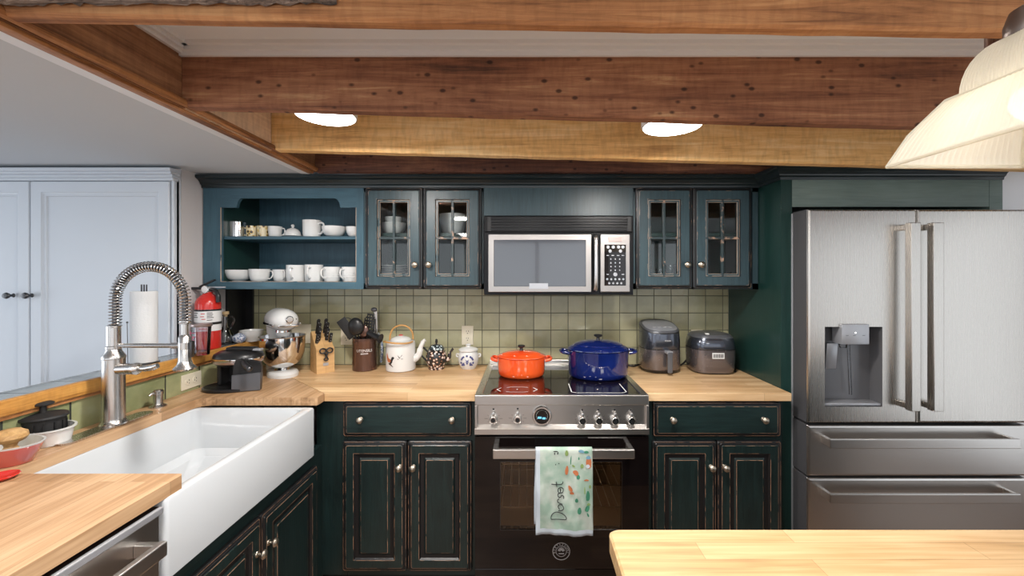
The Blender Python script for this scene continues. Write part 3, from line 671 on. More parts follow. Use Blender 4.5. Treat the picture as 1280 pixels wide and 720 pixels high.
# ================================================================ SINK
t = thing('farmhouse_sink', (0, 0, 0), 'white fireclay apron-front farmhouse sink with deep basin', 'sink')
sy0, sy1, sx0, sx1, st_, sb = 1.078, 1.836, -1.47, -.937, zt-.001, .682
b = B(); rr = .045; th_ = .022
def rr_loop(x0, x1, y0, y1, r, z, seg=5):
    o = []
    for (cx, cy, s) in ((x1-r, y1-r, 0), (x0+r, y1-r, 1), (x0+r, y0+r, 2), (x1-r, y0+r, 3)):
        for k in range(seg+1): a = PI/2*(s+k/seg); o.append((cx+r*math.cos(a), cy+r*math.sin(a), z))
    return o
loops = [rr_loop(sx0, sx1, sy0, sy1, .012, sb), rr_loop(sx0, sx1, sy0, sy1, .012, st_-.008), rr_loop(sx0+.003, sx1-.003, sy0+.003, sy1-.003, .012, st_-.002), rr_loop(sx0+.008, sx1-.008, sy0+.008, sy1-.008, .012, st_),
         rr_loop(sx0+th_-.005, sx1-.032, sy0+th_-.005, sy1-th_+.005, .03, st_), rr_loop(sx0+th_, sx1-.040, sy0+th_, sy1-th_, .03, st_-.006),
         rr_loop(sx0+th_+.006, sx1-.046, sy0+th_+.006, sy1-th_-.006, .04, st_-.17), rr_loop(sx0+th_+.03, sx1-.07, sy0+th_+.03, sy1-th_-.03, .04, st_-.195), rr_loop(sx0+.2, sx1-.2, sy0+.3, sy1-.3, .03, st_-.2)]
L = len(loops[0]); vs = [v for l in loops for v in l]
fs = [(i*L+k, i*L+(k+1) % L, (i+1)*L+(k+1) % L, (i+1)*L+k) for i in range(len(loops)-1) for k in range(L)]
fs += [tuple(range(L)), tuple((len(loops)-1)*L+k for k in range(L))]
b.add(vs, fs, 'sink', True); b.build('basin', t)
b = B(); b.lathe([(.045, 0), (.043, .003), (.028, .003), (.026, -.002), (.004, -.002)], 'satin', (-1.2, 1.46, st_-.2), 24); b.build('drain', t, label='steel drain')

# faucet
fy = 1.507; fxx = PX(142, fy)
t = thing('spring_faucet', (fxx, fy, CT), 'tall brushed steel spring-neck kitchen faucet behind the sink', 'faucet')
b = B(); pl = []
for s, cy in ((1, .115), (-1, -.155)):
    for k in range(9): a = PI*k/8; pl.append((s*.030*math.cos(a), cy+s*.030*math.sin(a)))
b.prism(pl, 0.0005, .007, 'satin', 'z'); b.build('deck_plate', t)
b = B(); hN = PZ(447, fy)-CT; hT = PZ(407, fy)-CT
b.lathe([(.040, .007), (.040, .012), (.034, .018), (.0325, .03), (.0325, hN-.004), (.0345, hN-.002), (.0345, hN+.004), (.030, hN+.012), (.023, hN+.024), (.0215, hN+.032), (.0235, hN+.034), (.0235, hN+.042), (.0205, hN+.044), (.0205, hT), (.016, hT+.003)], 'satin', seg=32)
b.build('body', t)
# hose and spring: up, over, down to the spray head
R_ = PX(233, fy)-PX(146, fy); zt0 = hT; ztop = PZ(333, fy)-CT; xs = .006; xe = xs+.253
path = [(xs, 0, zt0-.01), (xs, 0, zt0+.06)]
rad = (xe-xs)/2; zc_ = ztop-rad
for k in range(0, 19): a = PI-PI*k/18; path.append((xs+rad+rad*math.cos(a), 0, zc_+rad*math.sin(a)))
zend = PZ(405, fy)-CT
path += [(xe, 0, zend+.03), (xe, 0, zend)]
fine = cr(path, 5)
b = B(); b.tube(fine, .0095, 'dark_steel', 12); b.build('hose', t, label='dark rubber hose')
Ls = [0]
for i in range(1, len(fine)): Ls.append(Ls[-1]+(fine[i]-fine[i-1]).length)
tot = Ls[-1]; turns = 52; hel = []
def at_len(s):
    for i in range(1, len(fine)):
        if Ls[i] >= s or i == len(fine)-1:
            u = (s-Ls[i-1])/max(1e-6, Ls[i]-Ls[i-1]); p = fine[i-1].lerp(fine[i], min(1, u)); tn = (fine[i]-fine[i-1]).normalized(); return p, tn
nn = turns*12
for i in range(nn+1):
    p, tn = at_len(tot*i/nn); nrm = Vector((0, 1, 0)); bn = tn.cross(nrm); a = 2*PI*turns*i/nn
    hel.append(p+(nrm*math.cos(a)+bn*math.sin(a))*.0175)
b = B(); b.tube(hel, .0024, 'chrome', 6); b.build('spring', t, label='polished steel coil spring')
b = B(); za = PZ(432, fy)-CT
b.tube([(.018, 0, za), (xe-.028, 0, za)], .0085, 'satin', 14); b.tube([(xe-.045, 0, za), (xe-.016, 0, za)], .0115, 'satin', 14)
b.lathe([(.020, za-.012), (.020, za+.012)], 'satin', (xe, 0, 0), 24); b.build('support_arm', t)
b = B(); zb_ = PZ(462, fy)-CT
b.lathe([(.034, zb_), (.035, zb_+.006), (.030, zb_+.012), (.024, zb_+.018), (.0195, zb_+.035), (.0195, zb_+.118), (.015, zb_+.124), (.0105, zb_+.128), (.0105, zend), (.0165, zend+.002), (.0165, zend+.012), (.010, zend+.014)], 'satin', (xe, 0, 0), 28)
b.box(xe+.020, xe+.031, -.008, .008, zb_+.045, zb_+.105, 'dark_steel', .004); b.build('spray_head', t)
b = B(); zh = PZ(461, fy)-CT
b.tube([(.028, -.006, zh), (.085, -.010, zh+.003)], [.020, .020], 'satin', 18); b.tube([(.085, -.010, zh+.003), (.095, -.011, zh+.003), (.105, -.011, zh+.004)], [.021, .022, .015], 'satin', 18)
b.tube([(.095, -.012, zh+.004), (.13, -.018, zh+.004), (.165, -.022, zh+.010), (.182, -.024, zh+.017)], [.008, .010, .011, .009], 'satin', 12, flat=.8); b.build('lever_handle', t)
# soap dispenser
sy = 1.72; t = thing('soap_dispenser', (PX(197.5, sy), sy, CT), 'small brushed steel soap dispenser on the worktop right of the faucet', 'soap dispenser')
b = B(); b.lathe([(.030, 0), (.030, .005), (.024, .009), (.018, .012), (.0165, .016), (.0165, .050), (.0185, .052), (.0185, .066), (.014, .071), (.002, .072)], 'satin', seg=24)
b.build('body', t); b = B(); b.tube([(0, 0, .058), (-.005, -.026, .060), (-.006, -.034, .054)], [.007, .006, .005], 'satin', 12); b.build('nozzle', t)

# ================================================================ DISHWASHER
t = thing('dishwasher', (0, 0, 0), 'stainless steel dishwasher under the near left worktop', 'dishwasher')
b = B(); b.box(-1.50, -.965, .475, 1.066, .09, zt-.012, 'fridge_side'); b.build('tub', t)
b = B(); b.box(-.965, -.942, .475, 1.064, .11, .872, 'steel_h', .002); b.box(-.965, -.940, .475, 1.064, .872, .884, 'black_glass', .001); b.box(-.946, -.932, .475, 1.066, .866, .884, 'silver', .003)
dd = b.build('door', t)
b = B(); b.box(-.892, -.874, .52, 1.010, .796, .832, 'steel_h', .003); b.box(-.942, -.880, .992, 1.008, .798, .830, 'steel_h', .002); b.box(-.942, -.880, .52, .536, .798, .830, 'steel_h', .002); b.build('handle', dd)

# ================================================================ RANGE
RF = 1.835; RZ = CT+.015; RC = (RX0+RX1)/2
t = thing('range', (RC, RF, 0), 'black and stainless steel induction range with towel on its oven door', 'range')
hw = (RX1-RX0)/2-.003; dpt = W-RF-.012
b = B(); b.box(-hw, -hw+.02, .03, dpt, .05, RZ-.045, 'black'); b.box(hw-.02, hw, .03, dpt, .05, RZ-.045, 'black'); b.box(-hw, hw, dpt-.02, dpt, .05, RZ-.045, 'black'); b.box(-hw, hw, .03, dpt, .05, .13, 'black')
b.box(-hw, hw, .03, dpt, .765, RZ-.046, 'black')
# oven cavity
b.box(-.29, .29, .07, .48, .30, .31, 'oven_in'); b.box(-.29, .29, .07, .48, .74, .75, 'oven_in'); b.box(-.30, -.29, .07, .48, .30, .75, 'oven_in'); b.box(.29, .30, .07, .48, .30, .75, 'oven_in'); b.box(-.29, .29, .48, .49, .30, .75, 'oven_in')
for x in (-hw+.05, hw-.05): b.lathe([(.022, 0), (.022, .05)], 'steel', (x, .08, 0), 16); b.lathe([(.022, 0), (.022, .05)], 'steel', (x, dpt-.06, 0), 16)
b.build('body', t)
for z in (.40, .50, .60, .69):
    r_ = B()
    for k in range(15): x = -.27+.54*k/14; r_.tube([(x, .09, z), (x, .46, z)], .0018, 'steel', 6)
    r_.tube([(-.28, .09, z), (.28, .09, z)], .003, 'chrome', 6); r_.tube([(-.28, .46, z), (.28, .46, z)], .003, 'chrome', 6); r_.build('oven_rack', t)
b = B(); gi = .032; g0, g1 = .022, dpt-.075
b.box(-hw, hw, 0, g0, RZ-.045, RZ, 'steel_h', .003); b.box(-hw, -hw+gi, g0-.002, dpt, RZ-.04, RZ, 'steel', .002); b.box(hw-gi, hw, g0-.002, dpt, RZ-.04, RZ, 'steel', .002)
b.box(-hw+gi-.001, hw-gi+.001, g1, dpt, RZ-.04, RZ+.002, 'steel_h', .002); b.box(-hw+.01, hw-.01, dpt-.045, dpt, RZ, RZ+.028, 'steel_h', .004); b.build('cooktop_frame', t)
b = B(); b.box(-hw+gi, hw-gi, g0, g1, RZ-.03, RZ-.003, 'black_glass'); ct = b.build('cooktop_glass', t)
b = B(); zz = RZ-.0022
def stroke(b, pts, wd, m='white', z=zz):
    for i in range(len(pts)-1):
        p, q = Vector((*pts[i], 0)), Vector((*pts[i+1], 0)); d = (q-p).normalized(); n_ = Vector((-d.y, d.x, 0))*wd/2
        b.add([p+n_+Vector((0,0,z)), q+n_+Vector((0,0,z)), q-n_+Vector((0,0,z)), p-n_+Vector((0,0,z))], [(0,1,2,3)], m)
for cx, kind in ((-.20, 0), (.175, 1)):
    if kind == 0:
        stroke(b, [(cx-.075, .13), (cx-.095, .10), (cx-.075, .07)], .004); stroke(b, [(cx+.075, .13), (cx+.095, .10), (cx+.075, .07)], .004)
        stroke(b, [(cx-.05, .065), (cx-.03, .058), (cx+.03, .058), (cx+.05, .065)], .003); stroke(b, [(cx-.05, .135), (cx-.03, .142), (cx+.03, .142), (cx+.05, .135)], .003)
    else:
        stroke(b, [(cx-.125, .20), (cx-.125, .06), (cx-.105, .045), (cx+.105, .045), (cx+.125, .06), (cx+.125, .20)], .004)
    b.box(cx-.003, cx+.003, .10, .106, zz, zz+.0003, 'white')
    b.build('zone_marking', ct, label='white printed cooking zone mark', normals=False); b = B()

# control panel
b = B(); ph = .018
b.box(-hw, hw, ph, .06, RZ-.135, RZ-.045, 'steel_h'); b.box(-hw, -hw+.012, 0, ph+.002, RZ-.175, RZ-.045, 'steel_h', .002); b.box(hw-.012, hw, 0, ph+.002, RZ-.175, RZ-.045, 'steel_h', .002)
b.prism([(ph, RZ-.135), (-.004, RZ-.150), (-.004, RZ-.173), (ph+.01, RZ-.176), (.06, RZ-.176), (.06, RZ-.135)], -hw, hw, 'steel_h', 'x'); cp = b.build('control_panel', t)
def kx(px): return PX(px, RF)-RC
for px, kz in ((616.5, 525), (647, 524.5), (728.3, 526), (748.8, 526), (769.2, 526), (789.6, 526)):
    z = PZ(kz, RF)
    k = B(); mx = T(kx(px), ph, z) @ R(PI/2, 'X')
    k.lathe([(.0185, 0), (.0185, .010), (.0175, .022), (.014, .026), (.010, .026), (.010, .024), (.001, .024)], ['steel', 'steel', 'steel', 'chrome', 'black', 'black'], mx=mx, seg=24)
    k.box(-.006, .006, -.034, -.012, .006, .020, 'steel', .003, mx=T(kx(px), ph, z) @ R(PI/2, 'X') @ R(PI, 'Z')); k.build('knob', t)
    # printed tick marks around the knob
    tk = B()
    for a in range(0, 360, 30):
        if a in (90, 60, 120): continue
        ca, sa = math.cos(math.radians(a)), math.sin(math.radians(a)); r0, r1 = .026, .031
        if a in (0, 180): r1 = .040 if px < 700 else .032
        p0 = (kx(px)+ca*r0, z+sa*r0); p1 = (kx(px)+ca*r1, z+sa*r1); nx_, nz_ = -sa*.0006, ca*.0006
        tk.add([(p0[0]+nx_, ph-.0004, p0[1]+nz_), (p1[0]+nx_, ph-.0004, p1[1]+nz_), (p1[0]-nx_, ph-.0004, p1[1]-nz_), (p0[0]-nx_, ph-.0004, p0[1]-nz_)], [(0,1,2,3)], 'ink')
    tk.box(kx(px)-.004, kx(px)+.004, ph-.0006, ph, z+.038, z+.046, 'ink'); tk.build('dial_marks', cp)
z = PZ(521, RF); k = B(); mx = T(kx(677.5), ph, z) @ R(PI/2, 'X')
k.lathe([(.044, 0), (.044, .006), (.040, .012), (.034, .012), (.032, .006), (.001, .006)], ['chrome', 'chrome', 'chrome', 'chrome', 'black_glass'], mx=mx, seg=36)
tm = k.build('thermometer', t, label='round oven thermometer dial')
k = B(); k.box(kx(677.5)-.018, kx(677.5)-.002, ph-.0072, ph-.006, z-.012, z-.004, 'lcd'); k.box(kx(677.5)+.002, kx(677.5)+.016, ph-.0072, ph-.006, z-.015, z-.007, 'lcd')
for a in range(-30, 211, 20): ca, sa = math.cos(math.radians(a)), math.sin(math.radians(a)); k.box(kx(677.5)+ca*.025-.001, kx(677.5)+ca*.025+.001, ph-.0072, ph-.006, z+sa*.025-.001, z+sa*.025+.001, 'white')
k.build('display', tm, label='blue lit display digits')
d = bpy.data.lights.new('oven_fill', 'POINT'); d.energy = .45; d.color = (1, .85, .65); d.shadow_soft_size = .02  # added fill light that brightens the cavity behind the oven window
o = bpy.data.objects.new('oven_fill', d); C.objects.link(o); o.parent = t; o.location = (0, .40, .71)
# oven door
dzt, dzb = PZ(546.5, RF), PZ(712, RF); wx0, wx1, wz1, wz0 = kx(625.5), kx(777.5), PZ(578, RF), PZ(663, RF)
b = B(); y0, y1 = .005, .035
for a, c_, d, e in ((-hw, wx0, dzb, dzt), (wx1, hw, dzb, dzt), (wx0, wx1, wz1, dzt), (wx0, wx1, dzb, wz0)): b.box(a, c_, y0, y1, d, e, 'black_glass')
for a, c_, d, e in ((wx0-.002, wx0, wz0-.002, wz1+.002), (wx1, wx1+.002, wz0-.002, wz1+.002), (wx0, wx1, wz1, wz1+.002), (wx0, wx1, wz0-.002, wz0)): b.box(a, c_, y0-.0006, y0, d, e, 'dark_steel')
od = b.build('oven_door', t)
b = B(); b.box(wx0, wx1, y0+.002, y0+.006, wz0, wz1, 'oven_pane'); b.build('pane', od, label='tinted oven window')
HY = -.062; hz0, hz1 = PZ(573.3, RF+HY), PZ(561.5, RF+HY); hx0_, hx1_ = kx(616), kx(793)
hx0_ = PX(616, RF+HY)-RC; hx1_ = PX(793, RF+HY)-RC
b = B(); b.box(hx0_, hx1_, HY-.006, HY+.012, hz0, hz1, 'steel_h', .003); b.box(hx0_, hx0_+.022, HY, .006, hz0+.004, hz1-.002, 'steel_h', .002); b.box(hx1_-.022, hx1_, HY, .006, hz0+.004, hz1-.002, 'steel_h', .002); b.build('handle', od)
# round badge: ring of letters and a winged emblem
b = B(); bz = PZ(690, RF); bx = kx(701.7); mxb = T(bx, y0, bz) @ R(PI/2, 'X')
b.lathe([(.039, 0), (.039, .0012), (.036, .0014), (.036, .0006), (.001, .0006)], ['silver', 'silver', 'silver', 'black_glass'], mx=mxb, seg=40, smooth=False)
b.lathe([(.024, .0006), (.024, .0014), (.022, .0014), (.022, .0006)], 'silver', mx=mxb, seg=32, smooth=False, caps=False)
for k in range(-3, 4):   # spread wings
    a = k*.42; b.box(-.002, .002, .004, .019-abs(k)*.001, .0007, .0016, 'silver', mx=mxb @ R(a, 'Z'))
b.box(-.012, .012, -.012, -.008, .0007, .0016, 'silver', mx=mxb); bd = b.build('badge', od, label='round silver maker badge')
for i, ch in enumerate('BERTAZZONI'):
    a = PI/2+1.75-3.5*i/9; o = text(ch, .013, 'silver', 'lettering', bd, (bx+.030*math.cos(a), y0-.0010, bz+.030*math.sin(a)), (PI/2, -(a-PI/2), 0), .0003)
b = B(); b.box(-hw, hw, .012, .035, .10, dzb-.006, 'black_glass', .002); b.build('kick_drawer', t)

# towel over the oven handle
def towel():
    b = B(); Yf = RF+HY-.0085; Yb = RF+HY+.0145; topz = hz1+.004
    xl, xr = PX(669.5, Yf), PX(740.5, Yf)
    zbf = PZ(666, Yf); zbb = PZ(656, Yb)
    path = []
    for k in range(13): path.append((Yb+.002, zbb+(topz-.006-zbb)*k/12, 1))
    for k in range(1, 6): a = PI*k/6; path.append(((Yf+Yb)/2+(Yb-Yf)/2*math.cos(a)*1.05, topz-.004+.008*math.sin(a), 0))
    for k in range(29): path.append((Yf-.0005, topz-.006+(zbf-topz+.006)*k/28, 2))
    nx = 26; vs = []; rnd = random.Random(5)
    for j, (y, z, s) in enumerate(path):
        for i in range(nx+1):
            u = i/nx; q = max(0, topz-z); wv = 0
            if s == 2: wv = -(.004*math.sin(u*9+q*6)+.003*math.sin(u*17-q*30)+.0012*math.sin(u*40+q*55)+.009)*min(1, q*6)-.002*math.sin(PI*u)
            if s == 1: wv = .004*math.sin(u*8+2)*min(1, q*8)
            x = xl+(xr-xl)*u+(-.006*min(1, q*5) if s == 1 else .004*q*u)
            zz_ = z-(.010*u*min(1, q*4) if s == 2 else 0)
            vs.append((x, y+wv, zz_))
    fs = []; ms = []
    for j in range(len(path)-1):
        for i in range(nx):
            fs.append((j*(nx+1)+i, j*(nx+1)+i+1, (j+1)*(nx+1)+i+1, (j+1)*(nx+1)+i))
            edge = i < 2 or path[j][2] == 1 or j > len(path)-4
            ms.append('cloth_white' if edge else 'cloth_green')
    b.add(vs, fs, ms, True)
    o = b.build('kitchen_towel', label='mint and white tea towel printed Dorset hanging from the oven handle', cat='towel', normals=False)
    sol = o.modifiers.new('s', 'SOLIDIFY'); sol.thickness = .0012; sol.offset = 1
    def surf(px, py):   # front layer depth at a printed spot
        x = PX(px, Yf); z = PZ(py, Yf); u = (x-xl)/(xr-xl); q = max(0, topz-z)
        wv = -(.004*math.sin(u*9+q*6)+.003*math.sin(u*17-q*30)+.0012*math.sin(u*40+q*55)+.009)*min(1, q*6)-.002*math.sin(PI*u)
        return Vector((x, Yf-.0005+wv-.0022, z-.010*u*min(1, q*4)))
    # handwriting running up the cloth (photo pixel strokes)
    D = lambda a, c: surf(650+a/4.5, 550+c/4.5)
    strokes = [[(175, 432), (215, 434), (255, 430), (256, 414), (235, 398), (205, 396), (182, 404), (174, 420), (175, 432)],
               [(215, 388), (232, 382), (244, 368), (236, 352), (220, 352), (214, 366), (222, 380)],
               [(238, 346), (225, 344), (212, 338), (210, 326), (218, 318)],
               [(244, 316), (244, 304), (232, 298), (226, 308), (214, 306), (212, 292), (222, 286)],
               [(228, 286), (240, 280), (242, 264), (228, 256), (214, 264), (214, 280), (226, 284), (226, 262)],
               [(176, 238), (205, 240), (235, 238), (240, 226)], [(206, 252), (204, 226)]]
    w_ = B()
    for s in strokes:
        P_ = [D(*p_) for p_ in s]; w_.tube(cr(P_, 4), .0016, 'ink', 6)
    w_.build('handwriting', o, label='black handwritten word Dorset')
    def blob(cx, cy, rx, ry, m, rot=0, n=10):
        g = B(); c_ = D(cx, cy); vs = []
        for k in range(n): a = 2*PI*k/n; dx, dy = rx*math.cos(a), ry*math.sin(a)*(1+.15*math.sin(3*a)); vs.append(D(cx+dx*math.cos(rot)-dy*math.sin(rot), cy+dx*math.sin(rot)+dy*math.cos(rot))+Vector((0, -.0002, 0)))
        return vs
    pr = B()
    items = [(385, 120, 16, 36, 'rust', 0), (384, 95, 14, 10, 'sky_print', 0), (380, 140, 12, 10, 'cloth_white', 0), (312, 175, 18, 12, 'rust', .6), (326, 198, 10, 12, 'leaf', 0), (282, 262, 10, 18, 'rust', -.5), (290, 285, 12, 8, 'rust', 0), (262, 165, 9, 26, 'rust', .1), (262, 72, 10, 16, 'leaf2', 0), (285, 110, 3, 26, 'leaf', .1),
             (345, 62, 18, 8, 'sky_print', .2), (372, 66, 14, 7, 'leaf', 0), (316, 322, 9, 12, 'leaf', 0), (332, 380, 11, 20, 'leaf', .1), (380, 300, 12, 28, 'leaf', 0), (376, 365, 12, 20, 'leaf', .4), (384, 345, 10, 8, 'leaf2', 0), (380, 400, 5, 12, 'leaf', -.4), (362, 270, 3, 20, 'leaf2', 0), (372, 215, 14, 5, 'rust', 0), (348, 140, 9, 12, 'leaf2', 0), (330, 100, 4, 8, 'leaf', 0), (300, 140, 10, 5, 'leaf2', .6), (392, 250, 6, 10, 'leaf2', 0), (200, 62, 14, 3, 'ink', 0), (212, 72, 3, 8, 'ink', .2), (194, 74, 3, 7, 'ink', 0), (218, 128, 3, 3, 'ink', 0), (200, 134, 3, 3, 'ink', 0)]
    for (cx, cy, rx, ry, m_, rt) in items: vs = blob(cx, cy, rx, ry, m_, rt); pr.add(vs, [tuple(range(len(vs)))], m_)
    pr.build('printed_pictures', o, label='small green, rust and blue printed motifs', normals=False)
towel()

# ================================================================ MICROWAVE
MY = 2.09
mx0, mx1, mz0, mz1 = PX(604.6, MY), PX(792.4, MY), PZ(369, MY), PZ(269, MY)
t = thing('microwave', (0, MY, 0), 'stainless and black over-the-range microwave oven', 'microwave')
b = B(); b.box(mx0+.004, mx1-.004, .03, W-MY-.003, mz0+.006, mz1, 'black'); b.box(mx0, mx1, .012, .04, mz0, mz1, 'vent_black', .003); bo = b.build('body', t)
def xm(px): return PX(px, MY)
def zm_(py): return PZ(py, MY)
b = B(); b.box(xm(606), xm(791), .0, .014, zm_(290), zm_(270), 'vent_black', .003)
b.box(xm(609.5), xm(614), -.003, .0, zm_(289), zm_(271), 'black'); b.box(xm(784), xm(788.5), -.003, .0, zm_(289), zm_(271), 'black')
for k in range(5): z = zm_(273.2+k*3.4); b.box(xm(613), xm(785), -.007, .004, z-.0014, z+.0014, 'black', mx=None)
b.build('vent_grille', t)
b = B(); b.panel(xm(610.5), xm(739), zm_(365), zm_(293), .012, [(0, 0, .003), (0, .020, .004), (.002, .022, .004), (.028, .022, .003), (.030, .019, .003)], ['steel_m', 'steel_m', 'steel_m', 'black'], cap=False)
b.box(xm(616), xm(733), -.008, .01, zm_(359), zm_(299), 'micro_glass', .001); dr = b.build('door', t)
b = B(); x_ = xm(744); b.tube(cr([(x_, .01, zm_(363)), (x_, -.024, zm_(358)), (x_, -.034, zm_(329)), (x_, -.024, zm_(299)), (x_, .01, zm_(294))], 6), .0095, 'steel', 12); b.build('handle', dr)
b = B(); b.box(xm(661.5), xm(685), -.0125, -.010, zm_(361), zm_(354), 'silver', .001); b.build('nameplate', dr, label='silver maker nameplate')
b = B(); b.box(xm(750), xm(786.8), -.010, .012, zm_(365), zm_(293), 'steel_m', .003); b.box(xm(755), xm(781.8), -.0115, -.009, zm_(357), zm_(306), 'black_glass', .0005)
b.box(xm(760), xm(777), -.0118, -.009, zm_(302.5), zm_(296.5), 'copper', .001); kp = b.build('control_panel', t)
b = B()
def btn(px, py, r): b.lathe([(r, 0), (r*.9, .0015), (.0005, .0015)], 'silver', mx=T(xm(px), -.0115, zm_(py)) @ R(PI/2, 'X'), seg=12)
for px in (759.5, 766, 772.5, 778): btn(px, 309, .010 if 0 else .0085)
for px in (762, 775): btn(px, 314, .0085)
btn(768.5, 343, .0105)
for px in (758.5, 763.5, 768.5, 773.5, 778.5): btn(px, 349, .0055)
for px in (761, 766, 771, 776): btn(px, 354, .0055)
for r_ in range(4):
    for c_ in range(3): px, py = 763+c_*5.5, 324+r_*4.6; b.box(xm(px)-.0025, xm(px)+.0025, -.0122, -.0114, zm_(py)-.0035, zm_(py)+.0035, 'silver')
for px, py in ((759, 319.5), (765.5, 319.5), (772, 319.5), (778, 319.5), (759, 343), (778, 343)): b.box(xm(px)-.006, xm(px)+.006, -.0122, -.0114, zm_(py)-.002, zm_(py)+.002, 'silver')
b.build('buttons', kp, label='grey buttons')

# ================================================================ REFRIGERATOR
FF = 1.884; f0 = PX(1010, FF); fs_ = PX(1146.8, FF); f1 = 2*fs_-f0
t = thing('refrigerator', (0, FF, 0), 'large stainless steel french-door refrigerator with ice dispenser', 'refrigerator')
ftop = PZ(261.5, FF); fdb = PZ(529, FF)
b = B(); b.box(f0+.001, f1-.001, .115, W-FF-.01, .02, ftop-.012, 'fridge_side', .003)
b.box(f0-.002, f0+.006, .108, .125, .02, ftop-.004, 'silver', .001); b.box(f0+.005, f0+.045, .02, .14, ftop-.014, ftop-.002, 'silver', .003); b.box(f1-.045, f1-.005, .02, .14, ftop-.014, ftop-.002, 'silver', .003)
for x in (f0+.06, f1-.06): b.lathe([(.02, 0), (.02, .025)], 'black', (x, .2, 0), 12); b.lathe([(.02, 0), (.02, .025)], 'black', (x, .5, 0), 12)
b.build('body', t)
def fx(px): return PX(px, FF)
def fz(py): return PZ(py, FF)
def slab(b, x0, x1, z0, z1, m, r=.010):
    b.panel(x0, x1, z0, z1, .105, [(0, 0, .002), (0, .095, .002), (.003, .102, .002), (.010, .105, .002)], ['fridge_side', m, m, m])
# left door with dispenser opening: build as frame pieces
dx0, dx1, dzt_, dzb_ = fx(1031), fx(1103), fz(408.5), fz(508.5)
b = B(); z1_ = ftop; x1_ = fs_-.0025
loop = lambda x0, x1, z0, z1, y: [(x0, y, z0), (x1, y, z0), (x1, y, z1), (x0, y, z1)]
vs = loop(f0, x1_, fdb, z1_, .105)+loop(f0, x1_, fdb, z1_, .010)+loop(f0+.003, x1_-.003, fdb+.003, z1_-.003, .003)+loop(f0+.010, x1_-.008, fdb+.008, z1_-.008, 0)+loop(dx0, dx1, dzb_, dzt_, 0)+loop(dx0+.001, dx1-.001, dzb_+.001, dzt_-.001, .07)
fs = [(3,2,1,0)]; ms = ['fridge_side']
for L_ in range(5):
    for k in range(4): fs.append((L_*4+k, L_*4+(k+1) % 4, (L_+1)*4+(k+1) % 4, (L_+1)*4+k)); ms.append('fridge_side' if L_ == 0 and k == 3 else ('dispenser' if L_ == 4 else 'steel_v'))
fs.append((20, 21, 22, 23)); ms.append('dispenser')
b.add(vs, fs, ms); ld = b.build('door', t, label='left steel door with dispenser')
b = B(); b.box(fx(1050), fx(1084), -.012, .05, fz(430), fz(405), 'silver', .002)
for px in (1056.5, 1065.5, 1077): b.box(fx(px)-.006, fx(px)+.006, -.0125, -.0115, fz(418.8)-.0008, fz(418.8)+.0008, 'ink')
b.box(fx(1067)-.0015, fx(1067)+.0015, -.0125, -.0115, fz(415.5)-.0015, fz(415.5)+.0015, 'lamp')
b.lathe([(.014, -.02), (.018, 0)], 'clear', (fx(1060), .03, fz(430)-.001), 16); dp_ = b.build('dispenser', ld, label='grey ice and water dispenser')
b = B(); b.box(-.026, .026, -.003, .003, -.125, 0, 'silver', .003, mx=T(fx(1049.5), .045, fz(431)) @ R(.16, 'X') @ R(-.04, 'Y')); b.tube([(fx(1069), .04, fz(432)), (fx(1074), .05, fz(497))], .006, 'clear', 10)
b.box(dx0+.002, dx1-.002, .006, .068, dzb_+.002, dzb_+.014, 'silver', .002); b.build('paddle_and_tray', ld)
b = B(); slab(b, fs_+.0025, f1, fdb, ftop, 'steel_v'); rd = b.build('door', t, label='plain right steel door')
def vhandle(parent, pxa, pxb, name='handle'):
    Yh = FF-.06; x0, x1 = PX(pxa, Yh), PX(pxb, Yh); z0, z1 = PZ(514.5, Yh), PZ(278, Yh); b = B()
    b.box(x0, x1, -.062, -.050, z0, z1, 'steel_v', .003)
    b.box(x0+.002, x1-.004, -.055, .0015, z0+.004, z0+.030, 'steel_v', .003); b.box(x0+.002, x1-.004, -.055, .0015, z1-.030, z1-.004, 'steel_v', .003)
    b.box(x0, x0+.006, -.055, -.030, z0, z1, 'steel_v', .002); b.build('handle', parent)
vhandle(ld, 1139, 1151); vhandle(rd, 1167, 1180)
zA1, zA0 = fz(532), fz(595.5); zB1, zB0 = fz(598), .07
for (z0, z1, ya, yb, lb) in ((zA0, zA1, 549, 561, 'upper steel drawer'), (zB0, zB1, 617.5, 629.5, 'lower steel drawer')):
    b = B(); slab(b, f0, f1, z0, z1, 'steel_h'); dw = b.build('drawer', t, label=lb)
    Yh = FF-.055; b = B(); xx0 = PX(1037.5, Yh); xx1 = PX(1276, Yh)
    b.box(xx0, xx1, -.057, -.045, PZ(yb, Yh), PZ(ya, Yh), 'steel_h', .003); b.box(xx0, xx0+.016, -.050, .0015, PZ(yb, Yh)+.004, PZ(ya, Yh)-.003, 'steel_h', .002); b.box(xx1-.016, xx1, -.050, .0015, PZ(yb, Yh)+.004, PZ(ya, Yh)-.003, 'steel_h', .002)
    b.build('handle', dw)

# ================================================================ WHITE CUPBOARD (side room)
CY = 2.03
t = thing('built_in_cupboard', (0, CY, 0), 'tall white built-in cupboard with paneled doors beyond the half wall', 'cupboard')
cx1 = -1.716
b = B(); b.box(-4.3, cx1, .004, .028, 0, 1.985, 'cupboard'); b.box(-4.3, -1.845, .028, .50, 0, 1.985, 'cupboard')
d1, d2 = PX(42.3, CY), PX(216.5, CY); dt = PZ(227.5, CY)
b.box(-4.3, d1-.9, 0, .02, 0, 1.985, 'cupboard'); b.box(d2, cx1, -.012, .02, 0, 1.95, 'cupboard', .003); b.box(-4.3, d2, -.006, .02, dt, 1.96, 'cupboard')
b.build('carcass', t)
b = B(); 
for (d, z0, z1) in ((.012, 1.935, 1.948), (.020, 1.948, 1.962), (.034, 1.962, 1.974), (.044, 1.974, 1.990)): b.box(-4.3, cx1+d*.4, -.012-d, .01, z0, z1, 'cupboard', .002)
